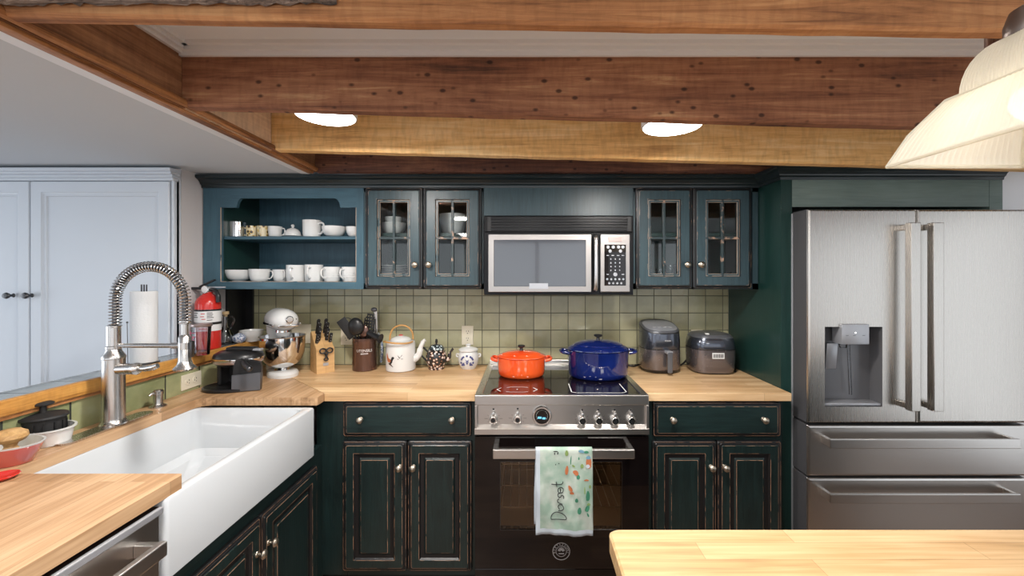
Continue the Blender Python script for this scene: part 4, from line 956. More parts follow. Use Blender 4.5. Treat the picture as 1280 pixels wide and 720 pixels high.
b.build('cornice', t)
cp_ = [(0, 0, .002), (0, .014, .002), (.003, .018, .002), (.052, .018, .001), (.056, .014, .001), (.062, .011, .001), (.070, .0115, .001), (.074, .006, .001), (.080, .006, .001)]
for (a, c_) in ((d1-.86, d1-.003), (d1+.003, d2-.006)):
    b = B(); b.panel(a, c_, .08, dt, 0, cp_, ['cupboard']); o = b.build('door', t)
    k = B(); kxp = PX(22.5, CY) if c_ < d1 else PX(45.5, CY)
    k.lathe([(.010, 0), (.006, .004), (.006, .016), (.012, .020), (.0155, .028), (.012, .036), (.001, .039)], 'dark_steel', mx=T(kxp, -.018, PZ(369, CY)) @ R(PI/2, 'X'), seg=18); k.build('knob', o, label='steel knob')

# ================================================================ LIGHTS IN THE ROOM
def disc_light(x, y, z, label, power=11):
    t = thing('ceiling_light', (x, y, z), label, 'ceiling light', 0, 'round ceiling lights')
    b = B(); b.lathe([(.098, 0), (.102, .006), (.102, .030), (.060, .040), (.060, 2.19-z)], 'white', seg=40); b.build('housing', t)
    b = B(); b.lathe([(.001, -.010), (.04, -.009), (.075, -.005), (.096, 0.0), (.096, .002)], 'lamp', seg=40, caps=False); b.build('diffuser', t, label='glowing white lens')
    d = bpy.data.lights.new('disc_lamp', 'AREA'); d.shape = 'DISK'; d.size = .19; d.energy = power; d.color = (1, .96, .91)
    o = bpy.data.objects.new('disc_lamp', d); C.objects.link(o); o.parent = t; o.location = (0, 0, -.013)
disc_light(PX(407, 1.42), 1.42, 2.022, 'glowing round ceiling light above the corner, left of the two')
disc_light(PX(840, 1.42), 1.42, 1.986, 'glowing round ceiling light to the right of the microwave, right of the two')
disc_light(-.62, .42, 2.02, 'added round fill light over the sink aisle, nearer than the beams', 6)  # added out of view to lift the counters and floor
disc_light(.05, .42, 2.0, 'added round fill light in front of the range, nearer than the beams', 6)  # second disc added out of view for brightness
# pendant
t = thing('pendant_lamp', (.795, .645, 0), 'large ribbed glass square pendant lamp hanging in the top right', 'pendant lamp')
z0, h0, z1, h1 = CZ+.2, .125, CZ+.300, .071
b = B()
def sq(h, z, n=44, rib=0.0, r=.012):
    pts = []
    for s in range(4):
        for k in range(n):
            u = -1+2*k/n; dd_ = h+rib*(1 if k % 2 else -1)
            p = [(dd_, u*h), (-u*h, dd_), (-dd_, -u*h), (u*h, -dd_)][s]; pts.append((p[0], p[1], z))
    return pts
def add_loops(b, loops, m, smooth=False):
    L = len(loops[0]); vs = [v for l in loops for v in l]
    b.add(vs, [(i*L+k, i*L+(k+1) % L, (i+1)*L+(k+1) % L, (i+1)*L+k) for i in range(len(loops)-1) for k in range(L)], m, smooth)
rb = .0006
lp = []
for k in range(7): u = k/6; lp.append(sq(h0+(h1-h0)*u+.006*math.sin(PI*u), z0+(z1-z0)*u, rib=rb*(1 if 0 < k else 0)))
add_loops(b, lp, 'shade')
lp = []
for k in range(9): u = k/8; hh = .060*math.cos(u*PI/2*.72); lp.append(sq(hh, z1+.002+(.078)*math.sin(u*PI/2*.95), rib=rb*.8))
add_loops(b, [sq(h1, z1), sq(.062, z1+.002)], 'shade'); add_loops(b, lp, 'shade')
b.build('shade', t, normals=False)
b = B()
def ring(h, z, r): 
    for p, q in (((-h, -h), (h, -h)), ((h, -h), (h, h)), ((h, h), (-h, h)), ((-h, h), (-h, -h))): b.tube([(*p, z), (*q, z)], r, 'shade', 8)
ring(h0, z0, .0035); ring(h1, z1, .0028)
for s in ((1, 1), (1, -1), (-1, 1), (-1, -1)): b.tube([(s[0]*h0, s[1]*h0, z0), (s[0]*(.5*(h0+h1)+.0065), s[1]*(.5*(h0+h1)+.0065), (z0+z1)/2), (s[0]*h1, s[1]*h1, z1)], .0026, 'shade', 8)
b.build('shade_rim', t)
b = B(); b.lathe([(.033, CZ+.370), (.036, CZ+.374), (.036, CZ+.395), (.030, CZ+.415), (.014, CZ+.425), (.007, CZ+.430), (.007, 2.175), (.05, 2.18), (.055, 2.192)], 'bronze', seg=32); b.build('cap_and_stem', t, label='brown metal cap and stem')
b = B(); b.sphere((0, 0, CZ+.27), .030, 'bulb'); b.lathe([(.014, CZ+.295), (.014, CZ+.372)], 'bronze', seg=16); b.build('bulb', t, label='glowing bulb')
d = bpy.data.lights.new('pendant_bulb', 'POINT'); d.energy = .45; d.color = (1, .92, .78); d.shadow_soft_size = .032
o = bpy.data.objects.new('pendant_bulb', d); C.objects.link(o); o.parent = t; o.location = (0, 0, CZ+.23)
# short ribbed pipe between the beams
xx = PX(1241, 1.02); b = B()
for dx in (-.011, 0, .011): b.tube([(xx+dx, 1.02, 2.19), (xx+dx, 1.02, CZ+.535)], .0075, 'copper', 12)
b.box(xx-.02, xx+.02, 1.005, 1.035, CZ+.53, CZ+.545, 'bronze', .002)
b.build('metal_pipe', label='short steel pipe bundle hanging from the white ceiling beside the pendant lamp', cat='pipe')

# ================================================================ OUTLETS
def outlet(loc, rz, label, horiz=False, wd=.070, ht=.115, toggles=0):
    t = thing('wall_outlet' if not toggles else 'switch_plate', loc, label, 'outlet' if not toggles else 'switch', rz)
    if horiz: wd, ht = ht, wd
    b = B(); b.box(-wd/2, wd/2, -.005, 0, -ht/2, ht/2, 'ivory', .0015); b.build('cover_plate', t)
    if toggles:
        b = B()
        for k in range(toggles): b.box(-.0235+k*.047-.004, -.0235+k*.047+.004, -.013, -.004, -.008, .010, 'ivory', .001)
        b.build('toggle', t); return t
    for s in (-1, 1):
        cx, cz = (s*.021, 0) if horiz else (0, s*.021)
        b = B(); b.lathe([(.0165, 0), (.0165, .0016), (.001, .0016)], 'ivory', mx=T(cx, -.005, cz) @ R(PI/2, 'X'), seg=20, smooth=False)
        for dx, dz in ((-.006, .004), (.006, .004), (0, -.007)):
            if horiz: dx, dz = dz, dx
            b.box(cx+dx-(.0012 if dz != -.007 else .0024), cx+dx+(.0012 if dz != -.007 else .0024), -.0072, -.0064, cz+dz-.004, cz+dz+.004 if dz > 0 else cz+dz+.001, 'slot')
        b.build('socket', t)
    return t
outlet((PX(584.5, W), W, PZ(419, W)), 0, 'ivory wall outlet on green tiles above the sugar jar')
outlet((PX(433.5, W), W, PZ(419, W)), 0, 'ivory wall outlet half hidden behind the utensil crock')
outlet((PX(377, W), W, PZ(417, W)), 0, 'ivory double switch plate behind the stand mixer', wd=.116, toggles=2)
outlet((PX(871, W), W, PZ(424, W)), 0, 'ivory wall outlet behind the rice cooker')
oy = LX*F/(238.5-VX); outlet((LX, oy, PZ(475.5, oy)), PI/2, 'horizontal ivory outlet on the green tiles beside the waffle maker', horiz=True)

# ================================================================ CROCKERY
def cup(x, y, z, r, h, label, hd=0, group=None, name='cup', taper=.8, mat='white_gloss', curve=.35, handle=True, deco=None, ysize=1):
    t = thing(name, (x, y, z), label, name, hd, group)
    b = B(); pr = []
    for k in range(9): u = k/8; pr.append((r*(taper+(1-taper)*(u**curve)), h*u))
    pr = [(r*taper*.8, 0)]+pr+[(r-.003, h)]+[(max(.003, r*(taper+(1-taper)*(u**curve))-.003), h*u+.003) for u in (.9, .7, .4, .1)]+[(.001, .006)]
    b.lathe(pr, mat, seg=28); b.build('body', t)
    if handle:
        hh = B(); rr_ = r*(taper+(1-taper)*.5); hh.tube(cr([(rr_*.97, 0, h*.80), (rr_+h*.30, 0, h*.82), (rr_+h*.38, 0, h*.5), (rr_+h*.18, 0, h*.22), (rr_*.93, 0, h*.2)], 5), .0042*max(.8, h/.08), mat, 8); hh.build('handle', t)
    if deco: deco(t, r, h)
    return t
def bowl(x, y, z, r, h, label, group=None, mat='white_gloss', name='bowl'):
    b = B(); pr = [(r*.45, 0), (r*.48, .004)]+[(r*(.48+.52*math.sin(PI/2*u)), .004+(h-.004)*(1-math.cos(PI/2*u))*.9+(h-.004)*.1*u) for u in (.2, .4, .6, .8, .92, 1)]
    pr += [(r-.003, h), (r*.85, h*.5), (r*.45, h*.12), (.001, h*.1)]
    b.lathe(pr, mat, seg=32); return b.build(name, loc=(x, y, z), label=label, cat='bowl', group=group)
Ys = U+.10; z = SHz
def sx_(px, Y=None): return PX(px, Y or Ys)
def sc(pxw, Y=None): return pxw*(Y or Ys)/F
# upper shelf
t = thing('steel_canister', (sx_(296.5), Ys, z), 'shiny steel cup at the left end of the upper open shelf', 'canister')
b = B(); b.lathe([(.040, 0), (.042, .002), (.042, .084), (.044, .086), (.041, .086), (.040, .01), (.001, .008)], 'chrome', seg=28); b.build('body', t)
g = 'gold patterned small mugs'
t1 = cup(sx_(315), Ys, z, .028, .063, 'gold and brown patterned small mug beside the steel cup', PI, g, 'mug', .97, 'gold_pattern', 1)
t2 = copy_tree(t1); t2.location.x = sx_(328.5); t2.rotation_euler.z = -PI/2.2; t2['label'] = 'gold and brown patterned small mug beside the white teacup'
cup(sx_(344), Ys, z, .036, .060, 'small white teacup next to the gold mugs on upper shelf', 0, 'white teacups', 'teacup', .72)
t = thing('butter_dome', (sx_(366), Ys, z), 'white lidded butter dish with small knob on the upper shelf', 'butter dish')
b = B(); b.lathe([(.030, 0), (.044, .004), (.054, .008), (.052, .010), (.02, .008)], 'white_gloss', seg=32); b.build('plate', t)
b = B(); b.lathe([(.041, .008), (.042, .014), (.038, .030), (.028, .044), (.012, .052), (.005, .054), (.007, .060), (.010, .065), (.007, .071), (.001, .073)], 'white_gloss', seg=32); b.build('dome', t)
cup(sx_(390), Ys, z, .048, .094, 'large white mug in the middle of the upper open shelf', -.30, 'white mugs', 'mug', .90)
bowl(sx_(417.5), Ys, z, .062, .060, 'white rounded bowl near the right end of the upper open shelf', 'white bowls')
bowl(sx_(442), Ys, z, .040, .058, 'small white bowl cut off by the frame at upper shelf right end', 'white bowls')
# lower shelf
z = PZ(352, U)+.001; Yl = U+.09
bw = bowl(sx_(299, Yl), Yl, z, .070, .062, 'white bowl with purple-blue motifs at lower shelf left end', 'white bowls')
for k in range(9):
    a = PI+.3+(PI-.6)*k/8; m = B(); c_ = Vector((.0655*math.cos(a), .0655*math.sin(a), .046))
    mm = T(*c_) @ R(a+PI/2, 'Z') @ R(PI/2, 'X')
    for dx, dy in ((-.004, .003), (.004, .003), (0, -.003), (0, .007)): m.sphere((dx, dy, 0), .0042, 'ink_blue', sz=.3, seg=8, mx=mm)
    m.build('flower_motif', bw, label='purple-blue printed flower')
cup(sx_(326, Yl), Yl-.01, z, .052, .066, 'wide white teacup beside the patterned bowl on lower shelf', .05, 'white teacups', 'teacup', .70)
cup(sx_(347, Yl), Yl+.03, z, .042, .064, 'white teacup behind another with handle toward the viewer', -.75, 'white teacups', 'teacup', .74)
cup(sx_(369.5, Yl), Yl, z, .047, .088, 'straight white mug on lower shelf, left of the pair', -1.38, 'white mugs', 'mug', .96)
cup(sx_(392.5, Yl), Yl, z, .047, .090, 'straight white mug on lower shelf, right of the pair', -1.50, 'white mugs', 'mug', .94)
def ribs(t, r, h):
    b = B()
    for k in range(4): b.lathe([(r*.985, h*(.25+.15*k)), (r*1.012, h*(.27+.15*k)), (r*.985, h*(.29+.15*k))], 'white_gloss', seg=28, caps=False)
    b.build('rib_band', t)
t1 = cup(sx_(415, Yl), Yl, z, .046, .078, 'rounded ribbed white mug near the right end of the lower shelf', -1.95, 'ribbed mugs', 'mug', .82, deco=ribs)
t2 = copy_tree(t1); t2.location.x = sx_(438, Yl); t2['label'] = 'rounded ribbed white mug at the very right end of the lower shelf'
# inside the left glass cabinet
Yg = U+.17
z = SH_UP+.001
for k, (r, h, dz) in enumerate(((.068, .070, 0), (.050, .050, .052))):
    bowl(PX(492, Yg), Yg, z+dz, r, h+(.0), ('large white bowl on the upper shelf behind the left glass door', 'small white bowl nested on top behind the left glass door')[k], 'bowls behind glass')
zf = ub+.021
p0 = None
for k in range(9):
    if p0 is None:
        b = B(); b.lathe([(.045, 0), (.050, .003), (.082, .008), (.085, .0095), (.080, .0095), (.050, .0055), (.001, .005)], 'white_gloss', seg=36); p0 = b.build('plate', cat='plate', group='stack of white plates'); o = p0
    else: o = p0.copy(); C.objects.link(o)
    o.location = (PX(492, Yg), Yg, zf+k*.0125); o['label'] = ['first', 'second', 'third', 'fourth', 'fifth', 'sixth', 'seventh', 'eighth', 'ninth'][k]+' white plate from the bottom of the stack behind the left glass door'
o['label'] = 'topmost white plate of the stack behind the left glass door'; p0['label'] = 'bottom white plate of the stack behind the left glass door'
t = cup(PX(566, Yg), Yg, z, .075, .118, 'tall white deep bowl on upper shelf behind the second glass door', 0, 'bowls behind glass', 'bowl', .62, handle=False)
bowl(PX(567, Yg), Yg, zf, .088, .036, 'shallow white bowl low behind the second glass door', 'bowls behind glass')
# little glassware behind the right glass doors
def tumbler(x, y, z, r, h, label, group=None):
    b = B(); b.lathe([(r*.8, 0), (r, h), (r-.002, h), (r*.8-.002, .006), (.001, .006)], 'clear', seg=20); return b.build('drinking_glass', loc=(x, y, z), label=label, cat='glass', group=group)
tumbler(PX(826, Yg), Yg, zf, .03, .09, 'clear drinking glass low behind the third glass door', 'drinking glasses')
tumbler(PX(838, Yg), Yg, zf, .03, .11, 'taller clear drinking glass behind the third glass door', 'drinking glasses')
tumbler(PX(908, Yg), Yg, zf, .028, .07, 'short clear drinking glass behind the rightmost glass door', 'drinking glasses')

# ================================================================ ON THE LEDGE
# paper towel roll
ly = 1.777
t = thing('paper_towel_holder', (-1.645, ly, LED-.002), 'paper towel roll standing on the ledge behind the faucet', 'paper towel')
b = B(); b.lathe([(.052, 0), (.052, .006), (.006, .007)], 'dark_steel', seg=28)
for dx in (-.011, 0, .011): b.tube([(dx, 0, .006), (dx, 0, PZ(355, ly)-LED)], .0028, 'dark_steel', 8)
b.build('holder', t)
b = B(); hh = PZ(363.5, ly)-LED; b.lathe([(.0445, .008), (.0455, .011), (.0455, hh-.002), (.0445, hh), (.019, hh), (.019, .008)], 'paper', seg=36, caps=False); b.build('paper_roll', t)
t.location.x = PX(180, ly)
# thin wire standing left of the roll
b = B(); b.tube([(PX(160, 1.66), 1.66, LED-.002), (PX(159, 1.66), 1.66, PZ(404, 1.66))], .0013, 'dark_steel', 6); b.sphere((PX(159, 1.66), 1.66, PZ(403, 1.66)), .004, 'dark_steel', seg=8); b.build('wire_stake', label='thin dark wire with a tiny ball tip left of the paper towels', cat='wire')
# fire extinguisher
ey = 2.13; exx = PX(260, ey)
t = thing('fire_extinguisher', (exx, ey, LED-.002), 'red fire extinguisher standing on the ledge by the shelf unit', 'fire extinguisher')
b = B(); b.lathe([(.050, 0), (.056, .006), (.056, .225), (.054, .243), (.046, .260), (.034, .272), (.022, .282), (.018, .292)], 'red', seg=36); b.build('cylinder', t)
b = B(); 
for (z0_, z1_) in ((.140, .205), (.095, .128)): b.lathe([(.0566, z0_), (.0566, z1_)], 'label_white', seg=36, caps=False)
b.lathe([(.0569, .196), (.0569, .205)], 'ink', seg=36, caps=False)
for i, (dz, a0, a1, m_) in enumerate(((.182, -1.45, -1.15, 'red'), (.168, -1.5, -1.2, 'red'), (.155, -1.4, -1.1, 'red'), (.186, -1.0, -.6, 'ink'), (.178, -1.0, -.55, 'ink'), (.170, -1.0, -.6, 'ink'), (.162, -1.0, -.5, 'ink'), (.150, -1.0, -.6, 'ink'), (.185, -2.3, -1.7, 'ink'), (.175, -2.3, -1.8, 'ink'), (.165, -2.3, -1.7, 'ink'), (.118, -1.6, -.9, 'ink'), (.106, -1.6, -1.0, 'red'))):
    vs = []
    for k in range(6): a = a0+(a1-a0)*k/5; vs += [(.0572*math.cos(a), .0572*math.sin(a), dz), (.0572*math.cos(a), .0572*math.sin(a), dz+.0035)]
    b.add(vs, [(2*k, 2*k+2, 2*k+3, 2*k+1) for k in range(5)], m_)
b.build('label_sticker', t, label='white instruction label', normals=False)
b = B(); b.lathe([(.0585, .128), (.0585, .140)], 'black', seg=36); b.build('strap', t, label='black bracket strap')
b = B(); b.lathe([(.018, .290), (.018, .312), (.012, .320)], 'silver', seg=20); b.lathe([(.020, 0), (.020, .010), (.016, .012), (.001, .012)], ['chrome', 'chrome', 'label_white'], mx=T(.004, -.016, .305) @ R(PI/2, 'X'), seg=24); b.build('valve', t, label='silver valve and gauge')
b = B(); b.box(-.085, .0, -.010, .010, .303, .317, 'black', .003); b.box(-.04, .045, -.009, .009, -.004, .004, 'black', .002, mx=T(-.005, 0, .335) @ R(-.45, 'Y')); b.box(.01, .09, -.004, .004, .312, .320, 'silver', .002)
b.tube(cr([(.016, -.004, .303), (.045, -.010, .300), (.062, -.014, .275), (.064, -.014, .240)], 5), [.009]*10+[.011]*6, 'black', 10); b.build('squeeze_handle', t, label='black squeeze handle and nozzle')
t['label'] = 'red fire extinguisher standing on the ledge by the shelf unit'
# clear tumbler with pink print
ty = 1.97; t = thing('plastic_tumbler', (PX(252, ty), ty, LED-.002), 'clear lidded tumbler with pink lettering in front of the fire extinguisher', 'tumbler')
b = B(); b.lathe([(.030, 0), (.032, .002), (.038, .135), (.036, .135), (.030, .006), (.001, .005)], 'clear_plastic', seg=28); b.build('cup', t)
b = B(); b.lathe([(.041, .135), (.0425, .138), (.0425, .146), (.040, .148), (.001, .148)], 'copper', seg=28); b.build('lid', t)
text('DON\'T', .030, 'pink', 'lettering', t, (-.012, -.0385, .07), (PI/2, -PI/2, 0), .0005)
# cruet bottle
cy_ = 2.28; t = thing('glass_bottle', (PX(282, cy_), cy_, LED-.002), 'small round glass bottle with cork stopper beside the fire extinguisher', 'bottle')
b = B(); b.lathe([(.030, 0), (.042, .004), (.046, .022), (.044, .042), (.034, .062), (.020, .082), (.013, .100), (.012, .150), (.015, .155), (.015, .160), (.010, .160), (.010, .10), (.030, .06), (.041, .03), (.036, .008), (.001, .007)], 'clear', seg=28)
b.tube(cr([(.012, 0, .135), (.034, 0, .150), (.046, 0, .130), (.036, 0, .105), (.024, 0, .085)], 6), .0045, 'clear', 8); b.build('flask', t)
b = B(); b.lathe([(.010, .150), (.011, .162), (.016, .163), (.016, .178), (.001, .179)], 'cork', seg=18); b.build('cork', t)
# slim red bottle behind
b = B(); b.lathe([(.016, 0), (.018, .003), (.018, .110), (.012, .125), (.012, .145), (.014, .146), (.014, .160), (.001, .161)], ['red']*5+['ink']*3, (0, 0, 0), 20); b.build('red_bottle', loc=(PX(274.5, 2.36), 2.36, LED-.002), label='slim red bottle partly hidden behind the glass bottle', cat='bottle')
b = B(); b.sphere((0, 0, .028), .030, 'speckle', 1.15, 1, .92); b.lathe([(.010, .048), (.006, .057), (.002, .058)], 'speckle', seg=12); b.build('ceramic_ball', loc=(PX(299, 2.29), 2.29, LED-.001), label='blue and white speckled ceramic ball on the ledge', cat='ornament')
b = B(); pr = [(.034, 0), (.036, .006), (.048, .022), (.058, .045), (.061, .062), (.058, .062), (.046, .026), (.030, .010), (.001, .009)]
b.lathe(pr, 'white_gloss', seg=32); b.build('bowl', loc=(PX(314.5, 2.37), 2.37, LED-.001), label='white bowl at the far end of the ledge left of the mixer', cat='bowl')

# ================================================================ COUNTER, LEFT TO RIGHT
# waffle maker
wy = 2.05
t = thing('waffle_maker', (PX(299, wy)+.030, wy-.02, CT), 'black rotating round waffle maker on the worktop beside the mixer', 'waffle maker', 0)
b = B(); b.lathe([(.105, 0), (.112, .004), (.112, .012), (.104, .016), (.096, .011), (.001, .010)], 'black', (-.035, -.03, 0), 40, 1.1, .85); b.build('drip_tray', t)
b = B(); b.box(-.105, .03, .045, .075, .008, .13, 'black_matte', .008); b.box(-.12, -.10, -.01, .07, .008, .135, 'black_matte', .006); b.build('stand', t)
b = B(); pl = [(-.058, 0), (.058, 0), (.062, .110), (.058, .128), (.020, .140), (-.020, .150), (-.042, .146), (-.052, .120)]
mxw = T(.070, -.070, .004) @ R(.30, 'Z')
b.prism(pl, -.012, .012, 'black', 'y', mxw); b.prism([(-.058, 0), (.058, 0), (.060, .082), (-.056, .076)], -.020, -.012, 'grey_plastic', 'y', mxw); b.build('bracket', t, label='grey-black front bracket')
b = B(); b.lathe([(.060, -.034), (.092, -.030), (.108, -.018), (.112, -.004), (.112, .006), (.106, .022), (.086, .034), (.050, .040), (.001, .042)], ['black', 'black', 'copper', 'chrome', 'black', 'black', 'black', 'black'], (-.018, .0, .143), 40, 1.0, .85); b.build('waffle_body', t)
b = B(); b.box(-.060, .070, -.035, .015, .180, .197, 'black', .007); b.box(.055, .105, -.030, .000, .180, .191, 'silver', .004); b.build('lid_handle', t)
b = B(); b.tube([(.060, -.085, .140), (.090, -.115, .131), (.125, -.140, .121)], [.011, .014, .013], 'black', 14); b.sphere((.127, -.142, .120), .014, 'dark_steel', seg=12); b.build('turning_handle', t)

# stand mixer
my = 2.30
t = thing('stand_mixer', (PX(351, my), my-.005, CT), 'white stand mixer with polished steel bowl in the corner', 'stand mixer', .80)
b = B()
pl = []
for k in range(24): a = 2*PI*k/24; pl.append((.078*math.cos(a)*(1 if math.sin(a) < 0 else .92), -.03+.115*math.sin(a)))
vs = []; 
for z_, s_ in ((0, 1), (.016, 1.0), (.026, .93), (.03, .80)): vs += [(x*s_, -.0+(y)*s_, z_) for x, y in pl]
n = 24; b.add(vs, [(L_*n+i, L_*n+(i+1) % n, (L_+1)*n+(i+1) % n, (L_+1)*n+i) for L_ in range(3) for i in range(n)]+[tuple(range(n)), tuple(3*n+i for i in range(n))], 'white_gloss', True)
b.lathe([(.05, 0), (.047, .05), (.042, .12), (.045, .19), (.05, .24)], 'white_gloss', (0, .075, .02), 24, 1, .85); b.build('pedestal', t)
b = B(); b.lathe([(.040, .028), (.042, .034), (.036, .040), (.040, .046), (.072, .062), (.095, .090), (.106, .125), (.110, .180), (.110, .212), (.114, .216), (.108, .216), (.104, .13), (.07, .07), (.001, .06)], 'chrome', (0, -.045, 0), 48); b.build('mixing_bowl', t, label='polished steel mixing bowl')
b = B(); secs = []; 
for k in range(13):
    u = k/12; y = .115-.27*u; r = [.025, .050, .063, .068, .070, .070, .070, .070, .069, .066, .060, .047, .014][k]
    secs.append([(r*math.cos(a), y, .300+r*(.93 if math.sin(a) > 0 else .85)*math.sin(a)+.012*u*0) for a in [2*PI*j/24 for j in range(24)]])
L_ = 24; vs = [v for s in secs for v in s]; b.add(vs, [(i*L_+k, i*L_+(k+1) % L_, (i+1)*L_+(k+1) % L_, (i+1)*L_+k) for i in range(12) for k in range(L_)]+[tuple(range(L_)), tuple(12*L_+k for k in range(L_))], 'white_gloss', True)
b.lathe([(.030, .215), (.036, .225), (.038, .262)], 'white_gloss', (0, -.055, 0), 24); b.build('motor_head', t)
b = B(); b.lathe([(.0395, .238), (.0395, .250)], 'chrome', (0, -.055, 0), 24); 
for s in (1, -1): b.box(s*.0665-.0025, s*.0665+.0025, -.12, .06, .276, .288, 'chrome', .001)
b.box(-.05, .05, -.1485, -.140, .272, .284, 'chrome', .002); b.build('trim_band', t, label='chrome trim band')
b = B(); b.lathe([(.019, 0), (.019, .018), (.015, .022), (.001, .022)], 'chrome', mx=T(0, -.146, .312) @ R(PI/2, 'X'), seg=20); b.sphere((.035, -.128, .308), .011, 'black', seg=10); b.build('hub_cap', t, label='chrome attachment hub')
b = B(); b.lathe([(.010, .12), (.010, .22)], 'chrome', (0, -.055, 0), 12); b.build('beater_shaft', t)

# knife block
ky = 2.36; kxx = PX(403, ky)
t = thing('knife_block', (kxx, ky, CT), 'light wooden knife block with black-handled knives and scissors', 'knife block', .74)
b = B(); pl = [(-.055, 0), (.055, 0), (.062, .185), (.035, .215), (-.02, .150), (-.05, .115)]
pl = [(-.060, 0), (.060, 0), (.060, .215), (.045, .225), (-.030, .150), (-.055, .135)]
b.prism([(y, z_) for y, z_ in pl], -.047, .047, 'maple', 'x'); b.build('block', t)
b = B(); b.box(-.014, .014, -.0615, -.060, .040, .056, 'silver', .0005); b.build('maker_label', t, label='small silver maker label')
mk = T(kxx, ky, CT) @ R(.74, 'Z')
kl = 'black-handled knife in the wooden block'
proto = None; nm = ['uppermost left', 'second left', 'lower left', 'uppermost right', 'second right', 'lower right', 'short front left', 'short front right']
spots_ = [(-.022, .030, .10), (-.022, .010, .10), (-.024, -.008, .09), (.018, .030, .10), (.020, .010, .10), (.018, -.008, .085), (-.036, -.018, .065), (.034, -.018, .065)]
for i, (kx_, ky_, ln) in enumerate(spots_):
    b = B(); d_ = Vector((0, -.42, .91)).normalized(); base = Vector((kx_, ky_, .150+(ky_+.030)*1.0-.004))
    b.tube([base-d_*.01, base+d_*.012], .006, 'steel', 8, flat=.6)
    b.tube([base+d_*.010, base+d_*ln*.3, base+d_*ln*.7, base+d_*(ln*.92), base+d_*ln], [.0085, .0095, .0085, .0105, .006], 'black', 10, flat=.7)
    for q in (.3, .55, .8): b.sphere(base+d_*ln*q+Vector((0, -.008, -.002)), .0026, 'silver', seg=6)
    o = b.build('knife', label='black-handled knife in the wooden block, '+nm[i], cat='knife', group='knives in the wooden block'); o.matrix_world = mk
t = thing('scissors', mk @ Vector((0, -.064, .105)), 'black-handled kitchen scissors hanging on the front of the knife block', 'scissors', .74)
for s in (-1, 1):
    b = B(); b.tube([(s*(.018+.016*math.cos(a)*1.0), -.006, .020+.013*math.sin(a)+s*0) for a in [2*PI*k/16 for k in range(16)]], .0042, 'black', 8, closed=True); b.tube([(s*.010, -.006, .010), (0, -.006, -.010), (-s*.010, -.005, -.028)], [.005, .005, .003], 'black', 8); b.build('handle_loop', t)
b = B(); b.tube([(-.013+.013+.011*math.cos(a), -.004, -.028+.008*math.sin(a)) for a in [2*PI*k/14 for k in range(14)]], .003, 'black', 8, closed=True); b.build('lower_loop', t)

# utensil crock and utensils
uy = 2.40; ux = PX(456, uy); ur = .0675; uh = .185
t = thing('utensil_crock', (ux, uy, CT), 'dark bronze utensil crock lettered UTENSILS full of kitchen tools', 'crock', .34)
b = B(); b.lathe([(ur-.004, 0), (ur, .004), (ur, uh-.03), (ur+.001, uh-.028), (ur+.001, uh), (ur-.004, uh), (ur-.005, .01), (.001, .008)], 'crock', seg=40); b.build('pot', t)
text('UTENSILS', .021, 'label_white', 'lettering', t, (0, -ur-.0006, .118), (PI/2, 0, 0), .0004, bend=ur)
b = B(); 
for z_, w_ in ((.104, .020), (.100, .020)): b.box(-w_, w_, -ur-.0012, -ur+.004, z_-.0008, z_+.0008, 'label_white') if w_ < .021 else None
b.build('underline', t)
c0 = Vector((ux, uy, CT))
def handle_pts(dx, dy, ln, z=.01): return [c0+Vector((dx*.25*0+dx*.3, dy*.3, z)), c0+Vector((dx*.6+dx*.1, dy*.7, uh)), c0+Vector((dx, dy, ln))]
# ladle, spatula, whisk/strainer, slotted spoon, spoon, tongs, masher
def utensil(name, label, build, cat='utensil'):
    b = B(); build(b); return b.build(name, label=label, cat=cat, group='utensils in the bronze crock')
def f_ladle(b):
    b.tube([c0+Vector((.01, 0, .012)), c0+Vector((-.03, -.02, .20))], .005, 'black', 8)
    b.sphere((0, 0, 0), .044, 'black', 1, .55, 1.15, 20, mx=T(ux-.028, uy-.055, CT+.255) @ R(-.25, 'Y'))
utensil('ladle', 'large black ladle leaning out of the front of the crock', f_ladle)
def f_sp(b):
    mm = T(ux-.055, uy-.03, CT+.19) @ R(-.62, 'Y'); b.box(-.028, .030, -.0022, .0022, 0, .125, 'black_matte', .002, mx=mm); b.tube([c0+Vector((.02, 0, .012)), c0+Vector((-.048, -.028, .20))], .005, 'black', 8)
utensil('spatula', 'flat black spatula leaning left out of the crock', f_sp)
def f_str(b):
    mm = T(ux-.085, uy-.02, CT+.265) @ R(-.75, 'Y')
    b.tube([mm @ Vector((.030*math.cos(a), 0, .040*math.sin(a))) for a in [2*PI*k/18 for k in range(18)]], .0022, 'dark_steel', 6, closed=True)
    for k in range(-2, 3): b.tube([mm @ Vector((k*.010, 0, -.034+abs(k)*.006)), mm @ Vector((k*.010, .008, .034-abs(k)*.006))], .0008, 'dark_steel', 4)
    b.tube([c0+Vector((0, .02, .012)), mm @ Vector((0, 0, -.040))], .003, 'dark_steel', 8)
utensil('strainer', 'wire strainer at the far left of the utensils', f_str)
